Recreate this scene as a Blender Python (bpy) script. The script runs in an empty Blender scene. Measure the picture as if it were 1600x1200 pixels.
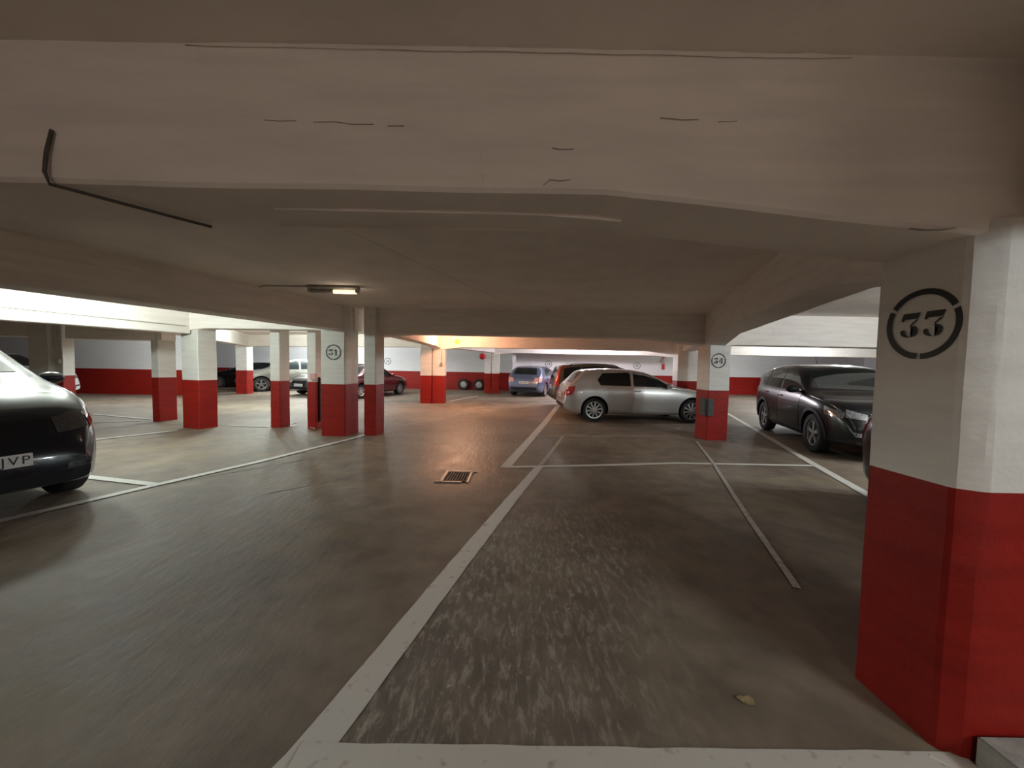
import bpy, bmesh, math, random
from mathutils import Vector, Matrix, noise
from mathutils.bvhtree import BVHTree

random.seed(7)
SC = bpy.context.scene
COL = SC.collection
PI = math.pi

# ------------------------------------------------------------------ render look
SC.view_settings.view_transform = 'Standard'
SC.view_settings.look = 'None'
SC.view_settings.gamma = 1.0
SC.view_settings.exposure = 0.42
SC.view_settings.use_curve_mapping = False
try:
    SC.cycles.use_denoising = True
    SC.cycles.max_bounces = 10
    SC.cycles.diffuse_bounces = 6
    SC.cycles.glossy_bounces = 4
    SC.cycles.sample_clamp_indirect = 4.0
except Exception:
    pass

# ------------------------------------------------------------------ helpers
def link_obj(name, me, parent=None, smooth=False, mats=None):
    o = bpy.data.objects.new(name, me)
    COL.objects.link(o)
    if parent is not None:
        o.parent = parent
    if mats is not None:
        for m in (mats if isinstance(mats, (list, tuple)) else [mats]):
            me.materials.append(m)
    if smooth:
        me.polygons.foreach_set('use_smooth', [True] * len(me.polygons))
        me.set_sharp_from_angle(angle=math.radians(smooth if smooth is not True else 40))
    return o


def obj(name, bm, mats=None, parent=None, smooth=False):
    me = bpy.data.meshes.new(name)
    bmesh.ops.recalc_face_normals(bm, faces=bm.faces)
    bm.to_mesh(me)
    bm.free()
    return link_obj(name, me, parent, smooth, mats)


def pyobj(name, verts, faces, mats=None, parent=None, smooth=False, recalc=True):
    bm = bmesh.new()
    vs = [bm.verts.new(v) for v in verts]
    for f in faces:
        try:
            bm.faces.new([vs[i] for i in f])
        except ValueError:
            pass
    if recalc:
        return obj(name, bm, mats, parent, smooth)
    me = bpy.data.meshes.new(name)
    bm.to_mesh(me)
    bm.free()
    return link_obj(name, me, parent, smooth, mats)


def tag(o, label=None, cat=None, group=None, kind=None):
    if label: o['label'] = label
    if cat: o['category'] = cat
    if group: o['group'] = group
    if kind: o['kind'] = kind
    return o


def empty(name, loc, rz=0.0):
    o = bpy.data.objects.new(name, None)
    COL.objects.link(o)
    o.location = loc
    o.rotation_euler = (0, 0, rz)
    o.empty_display_size = 0.2
    return o


def add_box(bm, c, s, mi=0, rot=None):
    m = Matrix.Translation(Vector(c))
    if rot is not None:
        m = m @ rot
    m = m @ Matrix.Diagonal((s[0], s[1], s[2], 1))
    r = bmesh.ops.create_cube(bm, size=1.0, matrix=m)
    for f in {f for v in r['verts'] for f in v.link_faces}:
        f.material_index = mi
    return r['verts']


def add_cyl(bm, p0, p1, r0, r1=None, seg=16, mi=0, caps=True):
    p0, p1 = Vector(p0), Vector(p1)
    d = p1 - p0
    q = d.to_track_quat('Z', 'Y').to_matrix().to_4x4()
    m = Matrix.Translation((p0 + p1) / 2) @ q
    r = bmesh.ops.create_cone(bm, cap_ends=caps, segments=seg, radius1=r0,
                              radius2=r0 if r1 is None else r1, depth=d.length, matrix=m)
    for f in {f for v in r['verts'] for f in v.link_faces}:
        f.material_index = mi
    return r['verts']


def tube_mesh(bm, pts, r, seg=8, mi=0):
    """a swept round tube through pts"""
    pts = [Vector(p) for p in pts]
    rings = []
    for i, p in enumerate(pts):
        if i == 0: t = pts[1] - p
        elif i == len(pts) - 1: t = p - pts[i - 1]
        else: t = (pts[i + 1] - pts[i - 1])
        t.normalize()
        up = Vector((0, 0, 1)) if abs(t.z) < .9 else Vector((1, 0, 0))
        a = t.cross(up).normalized()
        b = t.cross(a).normalized()
        rings.append([bm.verts.new(p + r * (math.cos(2 * PI * k / seg) * a + math.sin(2 * PI * k / seg) * b)) for k in range(seg)])
    for i in range(len(rings) - 1):
        for k in range(seg):
            f = bm.faces.new([rings[i][k], rings[i][(k + 1) % seg], rings[i + 1][(k + 1) % seg], rings[i + 1][k]])
            f.material_index = mi
    for rg in (rings[0], rings[-1]):
        f = bm.faces.new(rg)
        f.material_index = mi


def lathe(bm, prof, seg=32, axis='y', mi=0, centre=(0, 0, 0)):
    """profile of (radius, offset along axis)"""
    cx, cy, cz = centre
    rings = []
    for r, h in prof:
        ring = []
        for k in range(seg):
            a = 2 * PI * k / seg
            if axis == 'y':
                p = (cx + r * math.cos(a), cy + h, cz + r * math.sin(a))
            else:
                p = (cx + r * math.cos(a), cy + r * math.sin(a), cz + h)
            ring.append(bm.verts.new(p))
        rings.append(ring)
    for i in range(len(rings) - 1):
        for k in range(seg):
            f = bm.faces.new([rings[i][k], rings[i][(k + 1) % seg], rings[i + 1][(k + 1) % seg], rings[i + 1][k]])
            f.material_index = mi
    return rings


# ------------------------------------------------------------------ materials
def mat(name, base=(.5, .5, .5), rough=.5, metal=0.0, spec=.5, coat=0.0, emit=None, estr=0.0,
        noise_amt=0.0, noise_scale=5.0, bump=0.0, bump_scale=60.0, coat_rough=.05):
    m = bpy.data.materials.new(name)
    m.use_nodes = True
    nt = m.node_tree
    b = nt.nodes['Principled BSDF']
    b.inputs['Base Color'].default_value = (*base, 1)
    b.inputs['Roughness'].default_value = rough
    b.inputs['Metallic'].default_value = metal
    b.inputs['Specular IOR Level'].default_value = spec
    b.inputs['Coat Weight'].default_value = coat
    b.inputs['Coat Roughness'].default_value = coat_rough
    if emit:
        b.inputs['Emission Color'].default_value = (*emit, 1)
        b.inputs['Emission Strength'].default_value = estr
    if noise_amt or bump:
        geo = nt.nodes.new('ShaderNodeNewGeometry')
    if noise_amt:
        n = nt.nodes.new('ShaderNodeTexNoise')
        n.inputs['Scale'].default_value = noise_scale
        n.inputs['Detail'].default_value = 6
        nt.links.new(geo.outputs['Position'], n.inputs['Vector'])
        r = nt.nodes.new('ShaderNodeValToRGB')
        lo = tuple(c * (1 - noise_amt) for c in base)
        hi = tuple(min(1, c * (1 + noise_amt)) for c in base)
        r.color_ramp.elements[0].color = (*lo, 1)
        r.color_ramp.elements[0].position = .3
        r.color_ramp.elements[1].color = (*hi, 1)
        r.color_ramp.elements[1].position = .7
        nt.links.new(n.outputs['Fac'], r.inputs['Fac'])
        nt.links.new(r.outputs['Color'], b.inputs['Base Color'])
    if bump:
        n2 = nt.nodes.new('ShaderNodeTexNoise')
        n2.inputs['Scale'].default_value = bump_scale
        n2.inputs['Detail'].default_value = 5
        nt.links.new(geo.outputs['Position'], n2.inputs['Vector'])
        bp = nt.nodes.new('ShaderNodeBump')
        bp.inputs['Strength'].default_value = bump
        bp.inputs['Distance'].default_value = .01
        nt.links.new(n2.outputs['Fac'], bp.inputs['Height'])
        nt.links.new(bp.outputs['Normal'], b.inputs['Normal'])
    return m


def plaster_mat(name, base, streak=0.12, rough=.75, bump=.35):
    """painted rough render: large soft stains, fine bumps and a few horizontal trowel marks"""
    m = mat(name, base, rough)
    nt = m.node_tree
    b = nt.nodes['Principled BSDF']
    geo = nt.nodes.new('ShaderNodeNewGeometry')
    mp = nt.nodes.new('ShaderNodeMapping')
    mp.inputs['Scale'].default_value = (1.2, 1.2, 9.0)
    nt.links.new(geo.outputs['Position'], mp.inputs['Vector'])
    n1 = nt.nodes.new('ShaderNodeTexNoise')
    n1.inputs['Scale'].default_value = 1.6
    n1.inputs['Detail'].default_value = 7
    nt.links.new(mp.outputs['Vector'], n1.inputs['Vector'])
    r = nt.nodes.new('ShaderNodeValToRGB')
    r.color_ramp.elements[0].position = .32
    r.color_ramp.elements[0].color = (*(c * (1 - streak) for c in base), 1)
    r.color_ramp.elements[1].position = .6
    r.color_ramp.elements[1].color = (*base, 1)
    nt.links.new(n1.outputs['Fac'], r.inputs['Fac'])
    nt.links.new(r.outputs['Color'], b.inputs['Base Color'])
    n2 = nt.nodes.new('ShaderNodeTexNoise')
    n2.inputs['Scale'].default_value = 14
    n2.inputs['Detail'].default_value = 6
    nt.links.new(geo.outputs['Position'], n2.inputs['Vector'])
    bp = nt.nodes.new('ShaderNodeBump')
    bp.inputs['Strength'].default_value = bump
    bp.inputs['Distance'].default_value = .02
    nt.links.new(n2.outputs['Fac'], bp.inputs['Height'])
    nt.links.new(bp.outputs['Normal'], b.inputs['Normal'])
    return m


def floor_mat():
    m = mat('worn_concrete', (.2, .18, .15), .45)
    nt = m.node_tree
    N, Lk = nt.nodes.new, nt.links.new
    b = nt.nodes['Principled BSDF']
    geo = N('ShaderNodeNewGeometry')

    def noise_tex(scale, detail=6, mapping=None, rough=.55):
        n = N('ShaderNodeTexNoise')
        n.inputs['Scale'].default_value = scale
        n.inputs['Detail'].default_value = detail
        n.inputs['Roughness'].default_value = rough
        if mapping:
            mp = N('ShaderNodeMapping')
            mp.inputs['Scale'].default_value = mapping[0]
            mp.inputs['Rotation'].default_value = (0, 0, mapping[1])
            Lk(geo.outputs['Position'], mp.inputs['Vector'])
            Lk(mp.outputs['Vector'], n.inputs['Vector'])
        else:
            Lk(geo.outputs['Position'], n.inputs['Vector'])
        return n

    def ramp(src, p0, p1, c0, c1):
        r = N('ShaderNodeValToRGB')
        r.color_ramp.elements[0].position = p0
        r.color_ramp.elements[1].position = p1
        r.color_ramp.elements[0].color = (*c0, 1)
        r.color_ramp.elements[1].color = (*c1, 1)
        Lk(src, r.inputs['Fac'])
        return r

    def mix(fac, a, c, typ='MIX'):
        x = N('ShaderNodeMixRGB')
        x.blend_type = typ
        if isinstance(fac, (int, float)): x.inputs[0].default_value = fac
        else: Lk(fac, x.inputs[0])
        for i, s in ((1, a), (2, c)):
            if isinstance(s, tuple): x.inputs[i].default_value = (*s, 1)
            else: Lk(s, x.inputs[i])
        return x.outputs[0]

    def math_(op, a, c=None):
        x = N('ShaderNodeMath')
        x.operation = op
        for i, s in enumerate((a, c)):
            if s is None: continue
            if isinstance(s, (int, float)): x.inputs[i].default_value = s
            else: Lk(s, x.inputs[i])
        return x.outputs[0]

    sep = N('ShaderNodeSeparateXYZ')
    Lk(geo.outputs['Position'], sep.inputs[0])
    X, Y = sep.outputs[0], sep.outputs[1]
    # the rough, hand trowelled bay beside the long white line
    edge = math_('SUBTRACT', X, math_('ADD', math_('MULTIPLY', Y, .315), -1.20))
    m1 = math_('GREATER_THAN', edge, 0.0)
    m2 = N('ShaderNodeMapRange')
    m2.inputs['From Min'].default_value = 4.4
    m2.inputs['From Max'].default_value = 3.0
    Lk(Y, m2.inputs['Value'])
    m3 = N('ShaderNodeMapRange')
    m3.inputs['From Min'].default_value = 1.7
    m3.inputs['From Max'].default_value = 0.9
    Lk(edge, m3.inputs['Value'])
    bay = math_('MULTIPLY', math_('MULTIPLY', m1, m2.outputs[0]), m3.outputs[0])

    big = noise_tex(.55, 5)
    base = ramp(big.outputs['Fac'], .35, .66, (.172, .136, .104), (.300, .252, .198)).outputs[0]
    mid = noise_tex(3.2, 8)
    base = mix(.8, base, ramp(mid.outputs['Fac'], .33, .68, (.50, .47, .43), (1.08, 1.06, 1.03)).outputs[0], 'MULTIPLY')
    # ochre stains
    och = noise_tex(1.1, 4)
    base = mix(math_('MULTIPLY', ramp(och.outputs['Fac'], .56, .68, (0, 0, 0), (1, 1, 1)).outputs[0], .45), base, (.19, .145, .07))
    # ridges running away from the camera in the rough bay
    rid = noise_tex(10.0, 9, ((2.4, .75, 1), .06), .70)
    rid.inputs['Distortion'].default_value = .5
    rid_c = ramp(rid.outputs['Fac'], .50, .66, (0, 0, 0), (1, 1, 1)).outputs[0]
    base = mix(math_('MULTIPLY', math_('MULTIPLY', rid_c, bay), .75), base, (.50, .45, .37))
    dk = ramp(rid.outputs['Fac'], .28, .46, (1, 1, 1), (0, 0, 0)).outputs[0]
    base = mix(math_('MULTIPLY', math_('MULTIPLY', dk, bay), .5), base, (.07, .06, .05))
    spk = noise_tex(19.0, 3, ((1.2, .7, 1), .3), .5)
    spk_c = ramp(spk.outputs['Fac'], .70, .76, (0, 0, 0), (1, 1, 1)).outputs[0]
    base = mix(math_('MULTIPLY', math_('MULTIPLY', spk_c, bay), .7), base, (.62, .58, .50))
    # scuffs along the aisle
    sc = noise_tex(5.0, 6, ((2.6, .55, 1), -.33), .6)
    sc_c = ramp(sc.outputs['Fac'], .63, .78, (0, 0, 0), (1, 1, 1)).outputs[0]
    base = mix(math_('MULTIPLY', sc_c, .22), base, (.4, .37, .32))
    Lk(base, b.inputs['Base Color'])
    rr = N('ShaderNodeMapRange')
    rr.inputs['To Min'].default_value = .50
    rr.inputs['To Max'].default_value = .78
    Lk(mid.outputs['Fac'], rr.inputs['Value'])
    # the driving lane beyond the drain is polished by tyres
    ly = N('ShaderNodeMapRange')
    ly.inputs['From Min'].default_value = 3.6
    ly.inputs['From Max'].default_value = 5.4
    Lk(Y, ly.inputs['Value'])
    la1 = N('ShaderNodeMapRange')
    la1.inputs['From Min'].default_value = -3.6
    la1.inputs['From Max'].default_value = -1.6
    Lk(edge, la1.inputs['Value'])
    la2 = N('ShaderNodeMapRange')
    la2.inputs['From Min'].default_value = 1.4
    la2.inputs['From Max'].default_value = .1
    Lk(edge, la2.inputs['Value'])
    lane = math_('MULTIPLY', math_('MULTIPLY', la1.outputs[0], la2.outputs[0]), ly.outputs[0])
    Lk(math_('SUBTRACT', rr.outputs[0], math_('MULTIPLY', lane, .20)), b.inputs['Roughness'])
    b.inputs['Specular IOR Level'].default_value = .40
    # bumps
    fine = noise_tex(9, 7, ((1.5, .9, 1), -.33), .62)
    h = math_('ADD', math_('MULTIPLY', fine.outputs['Fac'], .45), math_('MULTIPLY', sc.outputs['Fac'], .55))
    h = math_('ADD', h, math_('MULTIPLY', math_('MULTIPLY', rid.outputs['Fac'], bay), 3.2))
    bp = N('ShaderNodeBump')
    bp.inputs['Strength'].default_value = .6
    bp.inputs['Distance'].default_value = .018
    Lk(h, bp.inputs['Height'])
    Lk(bp.outputs['Normal'], b.inputs['Normal'])
    return m


def paint_line_mat(name, base, wear=.55):
    m = mat(name, base, .6)
    nt = m.node_tree
    b = nt.nodes['Principled BSDF']
    geo = nt.nodes.new('ShaderNodeNewGeometry')
    n = nt.nodes.new('ShaderNodeTexNoise')
    n.inputs['Scale'].default_value = 16
    n.inputs['Detail'].default_value = 8
    nt.links.new(geo.outputs['Position'], n.inputs['Vector'])
    r = nt.nodes.new('ShaderNodeValToRGB')
    r.color_ramp.elements[0].position = .20
    r.color_ramp.elements[0].color = (.24, .215, .18, 1)
    r.color_ramp.elements[1].position = .20 + .36 * wear
    r.color_ramp.elements[1].color = (*base, 1)
    nt.links.new(n.outputs['Fac'], r.inputs['Fac'])
    nt.links.new(r.outputs['Color'], b.inputs['Base Color'])
    bp = nt.nodes.new('ShaderNodeBump')
    bp.inputs['Strength'].default_value = .3
    bp.inputs['Distance'].default_value = .01
    nt.links.new(n.outputs['Fac'], bp.inputs['Height'])
    nt.links.new(bp.outputs['Normal'], b.inputs['Normal'])
    return m


M = {}
M['white'] = plaster_mat('white_plaster', (.74, .71, .66), .10)
M['ceil'] = plaster_mat('ceiling_plaster', (.87, .80, .74), .10, .85, .3)
M['red'] = plaster_mat('red_gloss_paint', (.28, .014, .009), .20, .50, .25)
M['red'].node_tree.nodes['Principled BSDF'].inputs['Specular IOR Level'].default_value = .22
M['wall_white'] = plaster_mat('wall_white', (.74, .73, .72), .05, .8, .15)
M['floor'] = floor_mat()
M['hairline'] = mat('hairline_crack', (.43, .38, .34), .9, noise_amt=.3, noise_scale=20)
M['line'] = paint_line_mat('white_line_paint', (.62, .60, .55), .55)
M['line_worn'] = paint_line_mat('worn_line_paint', (.46, .43, .38), 1.1)
M['stencil'] = mat('black_stencil_paint', (.012, .011, .010), .6, noise_amt=.5, noise_scale=30)
M['stencil_faded'] = mat('faded_stencil_paint', (.06, .06, .06), .7, noise_amt=.5, noise_scale=30)
M['rubber'] = mat('black_rubber', (.013, .013, .014), .75, noise_amt=.3, noise_scale=40, bump=.2)
M['tyre'] = mat('tyre_rubber', (.016, .016, .016), .8, noise_amt=.3, noise_scale=30, bump=.15)
M['alloy'] = mat('alloy_rim', (.55, .54, .52), .32, .85, noise_amt=.08, noise_scale=20)
M['alloy_dark'] = mat('dark_alloy_rim', (.22, .21, .20), .35, .8, noise_amt=.1, noise_scale=20)
M['wheel_dark'] = mat('wheel_backing', (.012, .012, .012), .8, noise_amt=.2)  # black of the arch interiors and the brake disc behind the spokes
M['glass'] = mat('car_glass', (.010, .014, .014), .04, 0, .35, noise_amt=.2, noise_scale=3)
M['black_trim'] = mat('black_plastic', (.007, .007, .008), .55, 0, .2, noise_amt=.25, noise_scale=40)
M['chrome'] = mat('chrome', (.75, .75, .76), .12, 1.0, noise_amt=.05)
M['plate'] = mat('plate_white', (.62, .62, .60), .45, noise_amt=.06, noise_scale=30)
M['plate_blue'] = mat('plate_blue', (.02, .05, .35), .45, noise_amt=.1, noise_scale=30)
M['tail_red'] = mat('tail_red', (.45, .012, .014), .12, 0, .6, coat=1, noise_amt=.2, noise_scale=25)
M['tail_pale'] = mat('tail_clear', (.62, .30, .27), .15, 0, .6, coat=1, noise_amt=.3, noise_scale=40)
M['lamp_clear'] = mat('headlamp_glass', (.30, .31, .33), .08, .6, .7, coat=1, noise_amt=.6, noise_scale=45)
M['lamp_dark'] = mat('smoked_headlamp', (.06, .06, .065), .08, .5, .7, coat=1, noise_amt=.7, noise_scale=45)
M['metal'] = mat('galvanised_metal', (.38, .37, .35), .45, .6, noise_amt=.15, noise_scale=25)
M['grate'] = mat('grate_iron', (.09, .065, .05), .6, .3, noise_amt=.3, noise_scale=50)
M['hole_shade'] = mat('pit_shade_black', (.012, .010, .009), .9, noise_amt=.2)  # near-black standing for the shade inside the drain
M['fixture'] = mat('lamp_housing', (.33, .31, .27), .5, noise_amt=.12, noise_scale=20)
M['tube_off'] = mat('dead_tube', (.42, .38, .32), .3, noise_amt=.05)
M['tube_on'] = mat('lit_tube', (.8, .75, .65), .3, emit=(1, .74, .47), estr=1.1, noise_amt=.02)
M['tube_cool'] = mat('lit_cool_tube', (.8, .8, .8), .3, emit=(.95, 1, .93), estr=6, noise_amt=.02)
M['amber'] = mat('amber_lens', (.8, .35, .03), .2, emit=(1, .48, .05), estr=1.6, noise_amt=.1, noise_scale=60)
M['pale_plastic'] = mat('pale_plastic', (.62, .60, .53), .5, noise_amt=.08, noise_scale=30)
M['conduit'] = mat('painted_conduit', (.52, .49, .43), .6, noise_amt=.1, noise_scale=25)
M['dark_cable'] = mat('dark_cable', (.075, .063, .054), .7, noise_amt=.3, noise_scale=25)
M['signal_red'] = mat('signal_red', (.50, .018, .02), .35, noise_amt=.1, noise_scale=30)
M['pinkish'] = mat('pink_box', (.62, .33, .30), .5, noise_amt=.15, noise_scale=30)
M['paper'] = mat('paper', (.70, .68, .62), .8, noise_amt=.1, noise_scale=40)
M['leaf'] = mat('dry_leaf', (.58, .46, .26), .7, noise_amt=.25, noise_scale=70, bump=.4)
M['concrete'] = mat('pale_concrete', (.36, .35, .32), .85, noise_amt=.2, noise_scale=18, bump=.5)
M['grey_pad'] = mat('grey_foam', (.07, .072, .070), .8, noise_amt=.25, noise_scale=40, bump=.3)
M['crack'] = mat('crack_brown', (.22, .19, .16), .9, noise_amt=.3, noise_scale=20)  # dull brown of the floor cracks and the slab hole mark


def car_paint(name, base, metal=.35, rough=.28, coat=1.0, spec=.5):
    return mat(name, base, rough, metal, spec, coat, noise_amt=.04, noise_scale=2.0, coat_rough=.04)


P = {
    'silver': car_paint('silver_paint', (.52, .51, .49), .55, .34),
    'black': car_paint('black_paint', (.006, .006, .007), 0, .24, .22, .3),
    'navy': car_paint('navy_black_paint', (.005, .005, .010), 0, .25, .5, .25),
    'olive': car_paint('bronze_grey_paint', (.125, .105, .072), .45, .32),
    'blue': car_paint('steel_blue_paint', (.085, .115, .20), .35, .3),
    'maroon': car_paint('maroon_paint', (.13, .012, .020), .3, .25),
    'grey': car_paint('khaki_grey_paint', (.20, .195, .165), .4, .35),
    'dark': car_paint('graphite_paint', (.030, .032, .032), .3, .3),
    'white': car_paint('white_paint', (.70, .71, .72), .0, .35),
    'plum': car_paint('plum_grey_paint', (.23, .17, .165), .45, .3),
}

# ------------------------------------------------------------------ room constants
SLAB = 2.64      # underside of the slab
RED = 1.057      # top of the red paint
SLOPE = .36      # the long axis of the garage leans this much (x per y)


def jitter(v, amt=.004, sc=1.7):
    n = noise.noise_vector(Vector((v.x * sc, v.y * sc, v.z * sc)))
    n2 = noise.noise_vector(Vector((v.x * 7.3 + 5, v.y * 7.3, v.z * 7.3)))
    return Vector((n.x + .35 * n2.x, n.y + .35 * n2.y, 0)) * amt


def prism(foot, z0, z1, rz=.09, bev=.012, jit=.006, cap=True):
    """a plastered upright prism on the footprint polygon (counter-clockwise)"""
    n = len(foot)
    pts = []
    for i in range(n):                       # cut the corners a little
        a, p, c = Vector((*foot[i - 1], 0)), Vector((*foot[i], 0)), Vector((*foot[(i + 1) % n], 0))
        pts.append(p + (a - p).normalized() * bev)
        pts.append(p + (c - p).normalized() * bev)
    dense = []
    for i, p in enumerate(pts):
        q = pts[(i + 1) % len(pts)]
        k = max(1, int((q - p).length / .09))
        dense += [p.lerp(q, t / k) for t in range(k)]
    nz = max(1, int(round((z1 - z0) / rz)))
    bm = bmesh.new()
    rings = []
    for j in range(nz + 1):
        z = z0 + (z1 - z0) * j / nz
        rings.append([bm.verts.new(Vector((p.x, p.y, z)) + jitter(Vector((p.x, p.y, z)), jit)) for p in dense])
    for j in range(nz):
        for i in range(len(dense)):
            bm.faces.new([rings[j][i], rings[j][(i + 1) % len(dense)], rings[j + 1][(i + 1) % len(dense)], rings[j + 1][i]])
    bm.faces.new(rings[0])
    bm.faces.new(rings[-1])
    return bm


def pillar(foot, label, top=SLAB, group=None, name='pillar', red=RED, base_mat=None):
    cx = sum(p[0] for p in foot) / len(foot)
    cy = sum(p[1] for p in foot) / len(foot)
    e = empty(name, (cx, cy, 0))
    loc = [(p[0] - cx, p[1] - cy) for p in foot]

    def shifted(bm):
        return bm
    bm = prism(foot, 0, red)
    bmesh.ops.translate(bm, verts=bm.verts, vec=(-cx, -cy, 0))
    obj('red_base', bm, base_mat or M['red'], e, 18)
    bm = prism(foot, red, top + .05)
    bmesh.ops.translate(bm, verts=bm.verts, vec=(-cx, -cy, 0))
    obj('shaft', bm, M['white'], e, 18)
    tag(e, label, 'pillar', group, 'thing')
    return e


def beam(name, p0, p1, width, zmid, z0=None, z1=None, h0=0.0, h1=0.0, top=SLAB + .06, m=None):
    """beam from p0 to p1 (x,y) with a haunch of length h at each end"""
    p0, p1 = Vector((*p0, 0)), Vector((*p1, 0))
    d = p1 - p0
    L = d.length
    d.normalize()
    nrm = Vector((-d.y, d.x, 0))
    z0 = zmid if z0 is None else z0
    z1 = zmid if z1 is None else z1

    def zb(s):
        if h0 and s < h0: return z0 + (zmid - z0) * s / h0
        if h1 and s > L - h1: return z1 + (zmid - z1) * (L - s) / h1
        return zmid
    ss = {0.0, L}
    if h0: ss.add(h0)
    if h1: ss.add(L - h1)
    k = max(2, int(L / .22))
    for i in range(1, k):
        s = L * i / k
        if min(abs(s - t) for t in ss) > .06: ss.add(s)
    ss = sorted(ss)
    bm = bmesh.new()
    rings = []
    bv = .014
    for s in ss:
        z = zb(s)
        ctr = p0 + d * s
        prof = [(-width / 2, top), (-width / 2, z + .25), (-width / 2, z + bv), (-width / 2 + bv, z), (-width / 6, z), (width / 6, z),
                (width / 2 - bv, z), (width / 2, z + bv), (width / 2, z + .25), (width / 2, top)]
        ring = []
        for a, zz in prof:
            v = ctr + nrm * a
            v.z = zz
            n = noise.noise_vector(v * 1.9)
            v += Vector((n.x, n.y, n.z * .8)) * .007
            ring.append(bm.verts.new(v))
        rings.append(ring)
    for i in range(len(rings) - 1):
        for j in range(len(rings[0])):
            q = (j + 1) % len(rings[0])
            bm.faces.new([rings[i][j], rings[i][q], rings[i + 1][q], rings[i + 1][j]])
    bm.faces.new(rings[0])
    bm.faces.new(rings[-1])
    o = obj(name, bm, m or M['ceil'], None, 35)
    o['kind'] = 'structure'
    return o


# ------------------------------------------------------------------ floor, ceiling, walls
X0, X1, Y0, Y1 = -24.0, 21.0, -8.0, 22.6


def quadbox(name, lo, hi, mats, parent=None):
    bm = bmesh.new()
    add_box(bm, [(a + b) / 2 for a, b in zip(lo, hi)], [b - a for a, b in zip(lo, hi)])
    o = obj(name, bm, mats, parent)
    return o


floor = quadbox('floor', (X0 - .3, Y0 - .3, -.3), (X1 + .3, Y1 + .3, 0), M['floor'])
floor['kind'] = 'structure'
ceiling = quadbox('ceiling', (X0 - .3, Y0 - .3, SLAB), (X1 + .3, Y1 + .3, SLAB + .3), M['ceil'])
ceiling['kind'] = 'structure'


def wall(name, lo, hi):
    """white wall with its lower metre painted red"""
    bm = bmesh.new()
    add_box(bm, [(lo[0] + hi[0]) / 2, (lo[1] + hi[1]) / 2, RED / 2], [hi[0] - lo[0], hi[1] - lo[1], RED], 1)
    add_box(bm, [(lo[0] + hi[0]) / 2, (lo[1] + hi[1]) / 2, (RED + SLAB + .02) / 2], [hi[0] - lo[0], hi[1] - lo[1], SLAB + .02 - RED], 0)
    o = obj(name, bm, [M['wall_white'], M['red']])
    o['kind'] = 'structure'
    return o


wall('wall_shade_pier', (0.0, 20.8, 0), (.20, Y1, 0))  # pier added to keep the lilac lamp off the wall left of it
WALL_BACK = wall('wall_back', (X0, Y1, 0), (X1, Y1 + .25, 0))
wall('wall_left', (X0 - .25, Y0, 0), (X0, Y1, 0))
wall('wall_right', (X1, Y0, 0), (X1 + .25, Y1, 0))
wall('wall_front', (X0, Y0 - .25, 0), (X1, Y0, 0))
wall('wall_left_bay', (X0, 15.7, 0), (-13.2, 15.95, 0))
wall('wall_left_return', (-13.45, 15.95, 0), (-13.2, Y1, 0)) if False else None


def strip(name, pts, w, m, z=.004, jit=.006):
    """a painted floor line along pts (x,y), width w"""
    dense = []
    for a, b in zip(pts[:-1], pts[1:]):
        a, b = Vector((*a, 0)), Vector((*b, 0))
        k = max(1, int((b - a).length / .12))
        dense += [a.lerp(b, i / k) for i in range(k)]
    dense.append(Vector((*pts[-1], 0)))
    bm = bmesh.new()
    L, R_ = [], []
    for i, p in enumerate(dense):
        t = (dense[min(i + 1, len(dense) - 1)] - dense[max(i - 1, 0)]).normalized()
        n = Vector((-t.y, t.x, 0))
        ww = w[0] + (w[1] - w[0]) * i / (len(dense) - 1) if isinstance(w, tuple) else w
        j1 = noise.noise(p * 6) * jit
        j2 = noise.noise(p * 6 + Vector((9, 9, 9))) * jit
        L.append(bm.verts.new(p + n * (ww / 2 + j1) + Vector((0, 0, z))))
        R_.append(bm.verts.new(p - n * (ww / 2 + j2) + Vector((0, 0, z))))
    for i in range(len(dense) - 1):
        bm.faces.new([L[i], R_[i], R_[i + 1], L[i + 1]])
    o = obj(name, bm, m, floor)
    return o


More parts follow.
